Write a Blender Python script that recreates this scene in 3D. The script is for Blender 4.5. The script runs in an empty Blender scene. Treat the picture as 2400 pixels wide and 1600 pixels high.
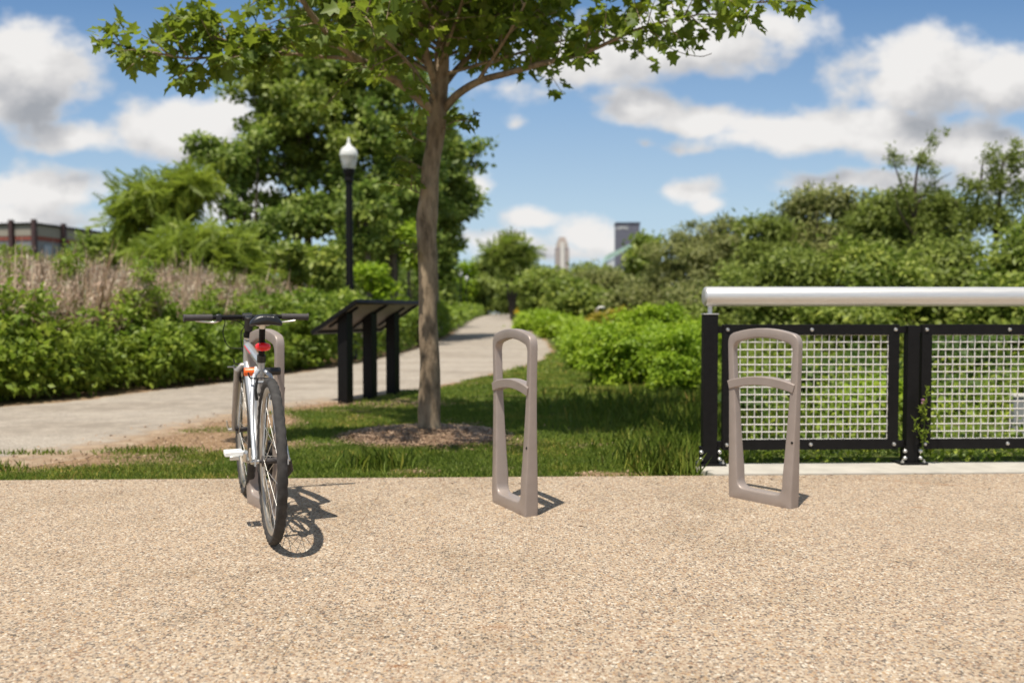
import bpy, math, random
import numpy as np
from mathutils import Vector, Matrix

random.seed(7)
RNG = np.random.default_rng(11)
SC = bpy.context.scene
COL = SC.collection
R = math.radians
PI = math.pi

# ---------------------------------------------------------------- camera
CAM_Z = 0.97
PITCH = math.atan(65 / 2000)
cam_data = bpy.data.cameras.new("camera")
cam = bpy.data.objects.new("camera", cam_data)
COL.objects.link(cam)
cam.location = (0, 0, CAM_Z)
cam.rotation_euler = (R(90) - PITCH, 0, 0)
cam_data.sensor_width = 36
cam_data.lens = 30
cam_data.clip_start = 0.05
cam_data.clip_end = 20000
cam_data.dof.use_dof = True
cam_data.dof.focus_distance = 3.3
cam_data.dof.aperture_fstop = 1.9
SC.camera = cam


def at(px, py, Y):
    """point at distance Y seen at photo pixel (px, py) of 2400x1600: used to take sizes off the photo"""
    u = (px - 1200) / 2000
    v = (800 - py) / 2000
    d = Vector((u, math.cos(PITCH) + v * math.sin(PITCH), v * math.cos(PITCH) - math.sin(PITCH)))
    d *= Y / d.y
    return Vector((d.x, d.y, d.z + CAM_Z))


def zg(Y):
    return float(np.interp(Y, [0, 16, 30, 57, 78, 110, 160], [0, 0, .13, .3, .55, .82, .9]))


# ---------------------------------------------------------------- object helpers
def link(o):
    COL.objects.link(o)
    return o


def tag(o, label=None, cat=None, group=None, kind=None):
    if label: o['label'] = label
    if cat: o['category'] = cat
    if group: o['group'] = group
    if kind: o['kind'] = kind
    return o


def empty(name, loc=(0, 0, 0), rz=0.0):
    o = bpy.data.objects.new(name, None)
    o.empty_display_size = .1
    o.location = loc
    o.rotation_euler = (0, 0, rz)
    return link(o)


def copy_tree(o, parent=None):
    c = o.copy()
    link(c)
    if parent: c.parent = parent
    for ch in list(o.children):
        copy_tree(ch, c)
    return c


def catmull(pts, sub=6):
    P = [np.array(p, float) for p in pts]
    if len(P) < 3: return [tuple(p) for p in P]
    out = []
    for i in range(len(P) - 1):
        p0 = P[i - 1] if i > 0 else 2 * P[0] - P[1]
        p1, p2 = P[i], P[i + 1]
        p3 = P[i + 2] if i + 2 < len(P) else 2 * P[-1] - P[-2]
        for k in range(sub):
            t = k / sub
            out.append(tuple(.5 * ((2 * p1) + (-p0 + p2) * t + (2 * p0 - 5 * p1 + 4 * p2 - p3) * t * t + (-p0 + 3 * p1 - 3 * p2 + p3) * t ** 3)))
    out.append(tuple(P[-1]))
    return out


class MB:
    """collects vertices and faces and links them as one mesh object"""

    def __init__(self):
        self.v, self.f, self.mi = [], [], []

    def add(self, vs, fs, m=None, mat=0):
        b = len(self.v)
        for p in vs:
            p = Vector(p)
            self.v.append(tuple(m @ p if m else p))
        for f in fs:
            self.f.append(tuple(i + b for i in f))
            self.mi.append(mat)

    def box(self, c, s, m=None, mat=0):
        x, y, z = s[0] / 2, s[1] / 2, s[2] / 2
        vs = [(c[0] + a * x, c[1] + b * y, c[2] + d * z) for a in (-1, 1) for b in (-1, 1) for d in (-1, 1)]
        fs = [(0, 1, 3, 2), (4, 6, 7, 5), (0, 4, 5, 1), (2, 3, 7, 6), (0, 2, 6, 4), (1, 5, 7, 3)]
        self.add(vs, fs, m, mat)

    def tube(self, pts, rad, n=10, caps=True, m=None, mat=0):
        pts = [Vector(p) for p in pts]
        if not hasattr(rad, '__len__'): rad = [rad] * len(pts)
        b = len(self.v)
        T = []
        for i in range(len(pts)):
            a = pts[max(i - 1, 0)]
            c = pts[min(i + 1, len(pts) - 1)]
            t = (c - a)
            T.append(t.normalized() if t.length > 1e-9 else Vector((0, 0, 1)))
        up = Vector((0, 0, 1)) if abs(T[0].z) < .9 else Vector((1, 0, 0))
        nrm = (up - T[0] * up.dot(T[0])).normalized()
        vs, fs = [], []
        for i, p in enumerate(pts):
            nrm = (nrm - T[i] * nrm.dot(T[i]))
            nrm = nrm.normalized() if nrm.length > 1e-6 else T[i].orthogonal().normalized()
            bi = T[i].cross(nrm)
            for k in range(n):
                a = 2 * PI * k / n
                vs.append(p + (nrm * math.cos(a) + bi * math.sin(a)) * rad[i])
        for i in range(len(pts) - 1):
            for k in range(n):
                k2 = (k + 1) % n
                fs.append((i * n + k, i * n + k2, (i + 1) * n + k2, (i + 1) * n + k))
        if caps:
            fs.append(tuple(range(n - 1, -1, -1)))
            fs.append(tuple((len(pts) - 1) * n + k for k in range(n)))
        self.add(vs, fs, m, mat)

    def lathe(self, prof, n=24, m=None, mat=0, cap=True):
        vs, fs = [], []
        for r, z in prof:
            for k in range(n):
                a = 2 * PI * k / n
                vs.append((r * math.cos(a), r * math.sin(a), z))
        for i in range(len(prof) - 1):
            for k in range(n):
                k2 = (k + 1) % n
                fs.append((i * n + k, i * n + k2, (i + 1) * n + k2, (i + 1) * n + k))
        if cap:
            fs.append(tuple(range(n - 1, -1, -1)))
            fs.append(tuple((len(prof) - 1) * n + k for k in range(n)))
        self.add(vs, fs, m, mat)

    def torus(self, Rr, r, n=64, k=10, m=None, sx=1.0, mat=0):
        """ring about the y axis"""
        vs, fs = [], []
        for i in range(n):
            a = 2 * PI * i / n
            for j in range(k):
                b = 2 * PI * j / k
                q = Rr + r * math.cos(b)
                vs.append((q * math.cos(a), r * math.sin(b) * sx, q * math.sin(a)))
        for i in range(n):
            for j in range(k):
                i2, j2 = (i + 1) % n, (j + 1) % k
                fs.append((i * k + j, i * k + j2, i2 * k + j2, i2 * k + j))
        self.add(vs, fs, m, mat)

    def rings(self, rings, closed=False, caps=True, m=None, mat=0):
        n = len(rings[0])
        vs = [p for r in rings for p in r]
        fs = []
        L = len(rings)
        for i in range(L if closed else L - 1):
            i2 = (i + 1) % L
            for k in range(n):
                k2 = (k + 1) % n
                fs.append((i * n + k, i * n + k2, i2 * n + k2, i2 * n + k))
        if caps and not closed:
            fs.append(tuple(range(n - 1, -1, -1)))
            fs.append(tuple((L - 1) * n + k for k in range(n)))
        self.add(vs, fs, m, mat)

    def build(self, name, mat, parent=None, smooth=True, sharp=40, bevel=0, subsurf=0, loc=None):
        me = bpy.data.meshes.new(name)
        me.from_pydata(self.v, [], self.f)
        mats = mat if isinstance(mat, (list, tuple)) else [mat]
        for x in mats: me.materials.append(x)
        if len(mats) > 1: me.polygons.foreach_set('material_index', self.mi)
        if smooth:
            me.polygons.foreach_set('use_smooth', [True] * len(me.polygons))
            if sharp: me.set_sharp_from_angle(angle=R(sharp))
        me.update()
        o = link(bpy.data.objects.new(name, me))
        if parent: o.parent = parent
        if loc is not None: o.location = loc
        if bevel:
            b = o.modifiers.new('bevel', 'BEVEL')
            b.width = bevel; b.segments = 2; b.limit_method = 'ANGLE'; b.angle_limit = R(40)
        if subsurf:
            s = o.modifiers.new('subsurf', 'SUBSURF')
            s.levels = s.render_levels = subsurf
        return o


def mesh_np(name, verts, face_sizes, face_idx, mat, attr=None, smooth=False):
    me = bpy.data.meshes.new(name)
    me.vertices.add(len(verts))
    me.vertices.foreach_set('co', np.ascontiguousarray(verts, np.float32).ravel())
    me.loops.add(len(face_idx))
    me.loops.foreach_set('vertex_index', np.ascontiguousarray(face_idx, np.int32))
    me.polygons.add(len(face_sizes))
    st = np.zeros(len(face_sizes), np.int32)
    st[1:] = np.cumsum(face_sizes)[:-1]
    me.polygons.foreach_set('loop_start', st)
    if attr is not None:
        dom = 'FACE' if len(attr) == len(face_sizes) else 'POINT'
        a = me.attributes.new('rnd', 'FLOAT', dom)
        a.data.foreach_set('value', np.ascontiguousarray(attr, np.float32))
    for x in (mat if isinstance(mat, (list, tuple)) else [mat]): me.materials.append(x)
    me.update(calc_edges=True)
    me.validate()
    if smooth: me.polygons.foreach_set('use_smooth', [True] * len(me.polygons))
    return me


def obj(name, me, parent=None, loc=None):
    o = link(bpy.data.objects.new(name, me))
    if parent: o.parent = parent
    if loc is not None: o.location = loc
    return o


def unit(a):
    return a / np.maximum(np.linalg.norm(a, axis=-1, keepdims=True), 1e-9)


# leaf templates: vertices (along, side, up), faces
T_DIAMOND = (np.array([(0, 0, 0), (.45, .5, .06), (1, 0, -.06), (.5, -.5, .06)]), [(0, 1, 2), (0, 2, 3)])
T_STALK = (np.array([(0, -.5, 0), (0, .5, 0), (.6, .3, -.02), (1, 0, -.07), (.6, -.3, -.02)]), [(0, 1, 2, 3, 4)])
T_SLIM = (np.array([(0, 0, 0), (.4, .5, .05), (1, 0, -.15), (.45, -.5, .05)]), [(0, 1, 2), (0, 2, 3)])
_h = [(-.04, .2), (.12, .5), (.3, .26), (.6, .47), (.66, .17)]
T_LOBED = (np.array([(0, 0, 0)] + [(x, y, .16 * y) for x, y in _h] + [(1, 0, -.1)] + [(x, -y, .16 * y) for x, y in _h]),
           [(0, 1, 2, 3), (0, 3, 5, 6), (3, 4, 5), (0, 9, 8, 7), (0, 6, 11, 9), (9, 11, 10)])
_fv, _ff = [(0, 0, 0), (0, .012, 0), (1, 0, -.2), (1, -.012, -.2)], [(0, 1, 2, 3)]
for _i in range(8):
    _x = .12 + _i * .115
    _l = .5 * (1 - .55 * abs(_i - 3) / 5)
    for _s in (-1, 1):
        _b = len(_fv)
        _z = -.2 * _x * _x
        _fv += [(_x, 0, _z), (_x + .06, _s * _l * .4, _z + .02), (_x + .13, _s * _l, _z - .1), (_x - .02, _s * _l * .5, _z + .0)]
        _ff += [(_b, _b + 1, _b + 2, _b + 3)]
T_FROND = (np.array(_fv), _ff)


def leaves(name, P, D, N, L, W, mat, template=T_DIAMOND, rnd=None):
    tv, tf = template
    n = len(P)
    D = unit(D)
    S = unit(np.cross(N, D))
    U = np.cross(D, S)
    L = np.broadcast_to(np.asarray(L, float), (n,))
    W = np.broadcast_to(np.asarray(W, float), (n,))
    V = (P[:, None, :] + D[:, None, :] * (tv[None, :, 0] * L[:, None])[..., None]
         + S[:, None, :] * (tv[None, :, 1] * W[:, None])[..., None]
         + U[:, None, :] * (tv[None, :, 2] * L[:, None])[..., None])
    k = len(tv)
    sizes = np.tile(np.array([len(f) for f in tf], np.int32), n)
    flat = np.concatenate([np.array(f) for f in tf])
    idx = (flat[None, :] + (np.arange(n) * k)[:, None]).ravel()
    r = RNG.random(n) if rnd is None else rnd
    return mesh_np(name, V.reshape(-1, 3), sizes, idx, mat, np.repeat(r, len(tf)))


def rdir(n):
    return unit(RNG.normal(size=(n, 3)))


def crown_np(ells, n_cl, cr, per, up=.5, out=.6, droop=.25, shell=.55):
    """leaf positions / axes / normals for a crown of leafy clumps inside ellipsoids (cx,cy,cz,rx,ry,rz)"""
    vol = np.array([e[3] * e[4] * e[5] for e in ells]) ** .75
    cnt = np.maximum(1, (n_cl * vol / vol.sum()).astype(int))
    Ps, Ds, Ns, Rs = [], [], [], []
    for e, c in zip(ells, cnt):
        cen = np.array(e[:3]); rad = np.array(e[3:6])
        d = rdir(c)
        q = (RNG.random(c) ** shell)[:, None]
        cc = cen + d * q * rad
        sz = cr * (.6 + .8 * RNG.random(c))
        for i in range(c):
            m = int(per * (sz[i] / cr) ** 2)
            o = RNG.normal(size=(m, 3)) * sz[i] * .52 * np.array([1, 1, .5])
            p = cc[i] + o
            outd = unit(unit(o) * .6 + d[i][None, :] * .7)
            nn = unit(outd * out + np.array([0, 0, up]) + rdir(m) * .55)
            dd = unit(outd * .6 + rdir(m) + np.array([0, 0, -droop]))
            Ps.append(p); Ds.append(dd); Ns.append(nn)
            Rs.append(np.clip(.5 + RNG.normal(0, .17) + RNG.normal(0, .16, m), 0, 1))
    return np.concatenate(Ps), np.concatenate(Ds), np.concatenate(Ns), np.concatenate(Rs)


def vnoise(x, y, s, seed):
    g = np.random.default_rng(seed).random((128, 128))
    X, Y = np.asarray(x) / s + 500, np.asarray(y) / s + 500
    xi, yi = np.floor(X).astype(int), np.floor(Y).astype(int)
    fx, fy = X - xi, Y - yi
    fx, fy = fx * fx * (3 - 2 * fx), fy * fy * (3 - 2 * fy)
    G = lambda a, b: g[a % 128, b % 128]
    return (G(xi, yi) * (1 - fx) + G(xi + 1, yi) * fx) * (1 - fy) + (G(xi, yi + 1) * (1 - fx) + G(xi + 1, yi + 1) * fx) * fy


def fnoise(x, y, s, seed):
    return .55 * vnoise(x, y, s, seed) + .3 * vnoise(x, y, s * .47, seed + 1) + .15 * vnoise(x, y, s * .2, seed + 2)


# ---------------------------------------------------------------- materials
class NT:
    def __init__(self, name):
        self.m = bpy.data.materials.new(name)
        self.m.use_nodes = True
        self.t = self.m.node_tree
        self.t.nodes.clear()
        self.out = self.n('ShaderNodeOutputMaterial')

    def n(self, kind, **kw):
        x = self.t.nodes.new(kind)
        for k, v in kw.items():
            if k.startswith('i_'):
                x.inputs[k[2:].replace('_', ' ')].default_value = v
            else:
                setattr(x, k, v)
        return x

    def l(self, a, b):
        self.t.links.new(a, b)

    def ramp(self, fac, stops, interp='LINEAR'):
        r = self.n('ShaderNodeValToRGB')
        r.color_ramp.interpolation = interp
        els = r.color_ramp.elements
        while len(els) < len(stops): els.new(.5)
        for e, (p, c) in zip(els, stops):
            e.position = p
            e.color = (*c, 1) if len(c) == 3 else c
        if fac is not None: self.l(fac, r.inputs['Fac'])
        return r.outputs['Color']

    def noise(self, scale, detail=4, vec=None, rough=.55, stretch=None):
        tc = self.n('ShaderNodeTexCoord')
        src = vec or tc.outputs['Object']
        if stretch:
            mp = self.n('ShaderNodeMapping')
            mp.inputs['Scale'].default_value = stretch
            self.l(src, mp.inputs['Vector'])
            src = mp.outputs['Vector']
        x = self.n('ShaderNodeTexNoise')
        x.inputs['Scale'].default_value = scale
        x.inputs['Detail'].default_value = detail
        x.inputs['Roughness'].default_value = rough
        self.l(src, x.inputs['Vector'])
        return x.outputs['Fac']

    def mix(self, fac, a, b, blend='MIX'):
        x = self.n('ShaderNodeMix', data_type='RGBA', blend_type=blend)
        for sock, val in (('Factor', fac), ('A', a), ('B', b)):
            s = [i for i in x.inputs if i.name == sock and (i.type == 'VALUE' if sock == 'Factor' else i.type == 'RGBA')][0]
            if hasattr(val, 'is_linked') or isinstance(val, bpy.types.NodeSocket): self.l(val, s)
            elif isinstance(val, (int, float)): s.default_value = val
            else: s.default_value = (*val, 1)
        return [o for o in x.outputs if o.type == 'RGBA'][0]

    def math(self, op, a, b=None, clamp=False):
        x = self.n('ShaderNodeMath', operation=op, use_clamp=clamp)
        for i, v in enumerate((a, b)):
            if v is None: continue
            if isinstance(v, bpy.types.NodeSocket): self.l(v, x.inputs[i])
            else: x.inputs[i].default_value = v
        return x.outputs[0]

    def bump(self, h, strength=.3, dist=.01):
        b = self.n('ShaderNodeBump')
        b.inputs['Strength'].default_value = strength
        b.inputs['Distance'].default_value = dist
        self.l(h, b.inputs['Height'])
        return b.outputs['Normal']

    def bsdf(self, color, rough=.5, metal=0.0, spec=.5, normal=None, out=True, coat=0):
        p = self.n('ShaderNodeBsdfPrincipled')
        if isinstance(color, bpy.types.NodeSocket): self.l(color, p.inputs['Base Color'])
        else: p.inputs['Base Color'].default_value = (*color, 1)
        if isinstance(rough, bpy.types.NodeSocket): self.l(rough, p.inputs['Roughness'])
        else: p.inputs['Roughness'].default_value = rough
        p.inputs['Metallic'].default_value = metal
        p.inputs['Specular IOR Level'].default_value = spec
        if coat: p.inputs['Coat Weight'].default_value = coat
        if normal: self.l(normal, p.inputs['Normal'])
        if out: self.l(p.outputs[0], self.out.inputs['Surface'])
        return p


def pmat(name, c, rough=.5, metal=0.0, var=.15, scale=20, bump=.0, bscale=120, spec=.5, coat=0, stretch=None):
    t = NT(name)
    f = t.noise(scale, 5, stretch=stretch)
    lo = tuple(max(0, x * (1 - var)) for x in c)
    hi = tuple(min(1, x * (1 + var)) for x in c)
    col = t.ramp(f, [(.3, lo), (.7, hi)])
    nr = t.bump(t.noise(bscale, 4, stretch=stretch), bump, .004) if bump else None
    rg = t.math('ADD', t.math('MULTIPLY', f, .12), max(rough - .06, 0.02))
    t.bsdf(col, rg, metal, spec, nr, coat=coat)
    return t.m


def leafmat(name, stops, trans=(.3, .45, .05), tw=.35, rough=.5, big=.0, spec=.3, gain=1.0, hue=(1.24, 1.03, .78)):
    """leaf: each leaf its own green, light comes through it"""
    t = NT(name)
    a = t.n('ShaderNodeAttribute', attribute_name='rnd')
    fac = a.outputs['Fac']
    if big:
        nz = t.noise(big, 2)
        fac = t.math('ADD', t.math('MULTIPLY', fac, .62), t.math('MULTIPLY', nz, .4), True)
    col = t.ramp(fac, [(q, tuple(min(.9, x * gain * k) for x, k in zip(c, hue))) for q, c in stops])
    p = t.bsdf(col, rough, 0, spec, out=False)
    tr = t.n('ShaderNodeBsdfTranslucent')
    t.l(t.mix(.6, col, trans, 'MIX'), tr.inputs['Color'])
    ms = t.n('ShaderNodeMixShader')
    ms.inputs[0].default_value = tw
    t.l(p.outputs[0], ms.inputs[1])
    t.l(tr.outputs[0], ms.inputs[2])
    t.l(ms.outputs[0], t.out.inputs['Surface'])
    return t.m


M = {}
M['black'] = pmat('black_powder_coat', (.006, .0055, .0055), .5, 0, .25, 30, .05, 400, .2)
M['black_plastic'] = pmat('black_plastic', (.014, .014, .015), .38, 0, .2, 40, .06, 500)
M['grip'] = pmat('rubber_grip', (.05, .043, .042), .7, 0, .2, 60, .4, 300)
M['tyre'] = pmat('tyre_rubber', (.045, .042, .04), .8, 0, .35, 25, .5, 260, .3)
M['taupe'] = pmat('taupe_cast_metal', (.315, .262, .232), .42, .2, .06, 14, .10, 700, .5)
M['silver'] = pmat('silver_frame_paint', (.44, .455, .475), .34, .45, .06, 12, .0, coat=.4)
M['alloy'] = pmat('bare_alloy', (.62, .61, .58), .33, .9, .1, 30, .05, 500)
M['rim'] = pmat('anodised_rim', (.48, .44, .39), .4, .8, .1, 30, .05, 300)
M['steel'] = pmat('brushed_steel', (.70, .69, .67), .42, .7, .05, 8, .08, 160, stretch=(1, 20, 20))
M['spoke'] = pmat('spoke_steel', (.66, .64, .60), .35, .9, .08, 30)
M['white_pl'] = pmat('white_plastic', (.78, .78, .76), .4, 0, .05, 40)
M['orange'] = pmat('orange_plastic', (.85, .13, .015), .35, 0, .1, 40)
M['red_deco'] = pmat('red_paint', (.6, .03, .025), .3, 0, .1, 40, coat=.4)
M['wire'] = pmat('pale_galvanised_wire', (.66, .63, .59), .5, .2, .08, 40)
M['under'] = pmat('taupe_backing', (.30, .245, .215), .7, 0, .1, 10)
M['kerb'] = pmat('concrete', (.42, .395, .345), .85, 0, .14, 6, .3, 220)
t = NT('red_lens')
_p = t.bsdf((.85, .010, .015), .12, 0, .6)
_p.inputs['Transmission Weight'].default_value = .1
M['red_lens'] = t.m
t = NT('frosted_globe')
_p = t.bsdf((.88, .88, .86), .25, 0, .5, out=False)
_tr = t.n('ShaderNodeBsdfTranslucent'); _tr.inputs['Color'].default_value = (.85, .86, .85, 1)
_ms = t.n('ShaderNodeMixShader'); _ms.inputs[0].default_value = .35
t.l(_p.outputs[0], _ms.inputs[1]); t.l(_tr.outputs[0], _ms.inputs[2]); t.l(_ms.outputs[0], t.out.inputs['Surface'])
M['globe_top'] = t.m
t = NT('ribbed_glass')
_p = t.bsdf((.75, .74, .70), .35, 0, .5, t.bump(t.noise(30, 2, stretch=(1, 1, .05)), .4, .02))
_p.inputs['Transmission Weight'].default_value = .45
M['globe_glass'] = t.m

# bark of the young plane tree: mottled tan, grey and olive plates
t = NT('plane_bark')
n1 = t.noise(5, 4, stretch=(1, 1, .35)); n2 = t.noise(18, 5, stretch=(1, 1, .4))
c1 = t.ramp(n1, [(.35, (.14, .11, .08)), (.5, (.24, .195, .145)), (.62, (.36, .30, .225))])
c2 = t.ramp(n2, [(.34, (.06, .048, .036)), (.5, (.27, .22, .17)), (.7, (.42, .355, .275))])
t.bsdf(t.mix(1.0, t.mix(.5, c1, c2), (1, .92, .80), 'MULTIPLY'), .85, 0, .2, t.bump(n2, .6, .02))
M['plane_bark'] = t.m
t = NT('grey_bark')
n2 = t.noise(9, 6, stretch=(1, 1, .25))
t.bsdf(t.ramp(n2, [(.3, (.06, .05, .04)), (.55, (.17, .145, .12)), (.75, (.28, .25, .21))]), .9, 0, .2, t.bump(n2, .6, .03))
M['grey_bark'] = t.m
t = NT('dark_bark')
n2 = t.noise(9, 6, stretch=(1, 1, .25))
t.bsdf(t.ramp(n2, [(.3, (.03, .025, .02)), (.6, (.09, .07, .055)), (.8, (.16, .135, .11))]), .9, 0, .2, t.bump(n2, .6, .03))
M['dark_bark'] = t.m

# foliage
M['plane_leaf'] = leafmat('plane_leaf', [(.0, (.03, .06, .012)), (.5, (.06, .105, .018)), (1, (.12, .17, .028))], (.36, .46, .04), .42, gain=1.75)
M['leaf_mid'] = leafmat('leaf_mid_green', [(0, (.03, .06, .016)), (.5, (.062, .11, .026)), (1, (.125, .19, .04))], (.24, .38, .05), .34, big=.5, gain=2.35, hue=(1.48, 1.04, .75))
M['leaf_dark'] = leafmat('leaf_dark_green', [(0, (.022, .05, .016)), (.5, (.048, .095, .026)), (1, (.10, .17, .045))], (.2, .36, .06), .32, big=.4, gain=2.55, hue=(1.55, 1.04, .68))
M['leaf_shade'] = leafmat('leaf_green_shaded', [(0, (.022, .05, .016)), (.5, (.048, .095, .026)), (1, (.10, .17, .045))], (.2, .36, .06), .32, big=.4, gain=1.25)  # leaf_dark stops at lower gain: shade painted into shrubs behind the mesh
M['leaf_bright'] = leafmat('leaf_bright_green', [(0, (.06, .12, .012)), (.5, (.115, .2, .018)), (1, (.2, .29, .03))], (.38, .58, .03), .4, big=.6, gain=1.75)
M['leaf_olive'] = leafmat('leaf_olive_green', [(0, (.04, .06, .018)), (.5, (.08, .11, .03)), (1, (.14, .18, .05))], (.28, .38, .07), .34, big=.35, gain=2.0, hue=(1.2, 1.08, .75))
M['leaf_willow'] = leafmat('leaf_willow', [(0, (.05, .07, .03)), (.5, (.095, .12, .05)), (1, (.16, .19, .085))], (.28, .36, .1), .34, big=.3, gain=1.85)
M['leaf_sumac'] = leafmat('leaf_sumac', [(0, (.06, .11, .018)), (.55, (.12, .19, .03)), (.86, (.19, .25, .045)), (1, (.30, .17, .03))], (.38, .48, .06), .38, big=.5, gain=1.55)
M['leaf_yellow'] = leafmat('leaf_yellowing', [(0, (.09, .12, .02)), (.5, (.2, .2, .03)), (1, (.32, .27, .04))], (.45, .42, .05), .36, gain=1.3)
M['weed'] = leafmat('weed_leaf', [(0, (.03, .065, .014)), (.5, (.065, .125, .02)), (.85, (.13, .2, .03)), (1, (.2, .2, .05))], (.26, .42, .04), .34, big=.35, gain=1.75, hue=(1.42, 1.06, .7))
M['grass'] = leafmat('grass_blade', [(0, (.03, .06, .012)), (.5, (.062, .115, .02)), (.74, (.12, .16, .035)), (.88, (.26, .22, .095)), (1, (.34, .27, .14))], (.22, .36, .04), .3, big=.5, gain=2.25, hue=(1.42, 1.06, .85))
M['dry'] = leafmat('dry_stalk', [(0, (.30, .215, .15)), (.5, (.42, .32, .225)), (.85, (.52, .42, .30)), (1, (.25, .26, .09))], (.5, .38, .28), .4, gain=1.85, hue=(1, 1, 1))
M['dry_head'] = leafmat('dry_seed_head', [(0, (.36, .26, .20)), (.5, (.48, .37, .29)), (1, (.58, .48, .38))], (.55, .42, .34), .4, gain=1.8, hue=(1, 1, 1))
M['chip'] = leafmat('mulch_chip', [(0, (.16, .10, .06)), (.5, (.29, .19, .12)), (1, (.42, .30, .2))], (.2, .13, .08), .02, hue=(1, 1, 1))
M['flower_y'] = leafmat('yellow_petal', [(0, (.7, .42, .02)), (1, (.85, .6, .04))], (.8, .5, .02), .3, hue=(1, 1, 1))
M['flower_p'] = leafmat('pink_petal', [(0, (.5, .25, .4)), (1, (.65, .35, .5))], (.6, .3, .5), .3, hue=(1, 1, 1))
# ---------------------------------------------------------------- light and sky
SUN = Vector((-.18, -.365, 1)).normalized()          # towards the sun
sun_d = bpy.data.lights.new("sun", 'SUN')
sun_d.energy = 4.7
sun_d.angle = R(.53)
sun_d.color = (1, .93, .82)
sun_o = link(bpy.data.objects.new("sun", sun_d))
sun_o.rotation_euler = SUN.to_track_quat('Z', 'Y').to_euler()
sun_o.location = (0, 0, 30)

W = bpy.data.worlds.new("World")
SC.world = W
W.use_nodes = True
wt = W.node_tree
wt.nodes.clear()


def wn(kind, **kw):
    x = wt.nodes.new(kind)
    for k, v in kw.items(): setattr(x, k, v)
    return x


def wmath(op, a, b=None, clamp=False):
    x = wn('ShaderNodeMath', operation=op, use_clamp=clamp)
    for i, v in enumerate((a, b)):
        if v is None: continue
        if isinstance(v, bpy.types.NodeSocket): wt.links.new(v, x.inputs[i])
        else: x.inputs[i].default_value = v
    return x.outputs[0]


def wvec(op, a, b):
    x = wn('ShaderNodeVectorMath', operation=op)
    for i, v in enumerate((a, b)):
        if v is None: continue
        if isinstance(v, bpy.types.NodeSocket): wt.links.new(v, x.inputs[i])
        else: x.inputs[i].default_value = v
    return x


SKY_STRENGTH = .076
sky = wn('ShaderNodeTexSky', sky_type='NISHITA')
sky.sun_disc = False
sky.sun_elevation = math.asin(SUN.z)
sky.sun_rotation = math.atan2(SUN.x, SUN.y)
sky.altitude = 300
sky.air_density = 1.0
sky.dust_density = .15
sky.ozone_density = 3.0
tc = wn('ShaderNodeTexCoord')
sep = wn('ShaderNodeSeparateXYZ')
wt.links.new(tc.outputs['Generated'], sep.inputs[0])
yy = wmath('MAXIMUM', wmath('ABSOLUTE', sep.outputs[1]), .22)
U_ = wmath('DIVIDE', sep.outputs[0], yy)
V_ = wmath('DIVIDE', sep.outputs[2], yy)
comb = wn('ShaderNodeCombineXYZ')
wt.links.new(U_, comb.inputs[0]); wt.links.new(V_, comb.inputs[1])

# cumulus banks: centre and half size (as sizes on the photo), fullness
CLOUDS = [(70, 185, 215, 150, 1.1), (-30, 250, 130, 75, .9), (182, 328, 125, 55, .95), (430, 320, 190, 105, 1.15), (520, 270, 120, 70, 1.0),
          (90, 455, 185, 80, 1.1), (40, 520, 260, 45, .9), (1400, 140, 210, 95, 1.0), (1600, 110, 330, 110, 1.2), (1790, 70, 160, 80, .9),
          (1500, 250, 125, 62, 1.0), (1650, 285, 160, 45, .85), (2150, 190, 210, 135, 1.2), (2340, 200, 150, 120, 1.1),
          (1900, 325, 230, 70, 1.15), (1780, 300, 110, 40, .9), (2080, 300, 160, 70, 1.0), (2200, 345, 320, 90, 1.2), (2350, 420, 220, 70, 1.0),
          (1615, 450, 95, 40, .8), (1665, 480, 60, 28, .7), (1245, 520, 95, 38, .95), (1180, 570, 150, 38, .85), (1375, 565, 110, 55, .9), (1290, 590, 260, 28, .7),
          (1930, 435, 130, 45, .85), (2120, 430, 170, 45, .9), (1112, 437, 60, 45, .85), (560, 490, 130, 70, .9),
          (1210, 296, 30, 20, .42), (1600, 345, 75, 26, .5), (1510, 333, 36, 18, .4), (1200, 215, 90, 40, .35)]


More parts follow.
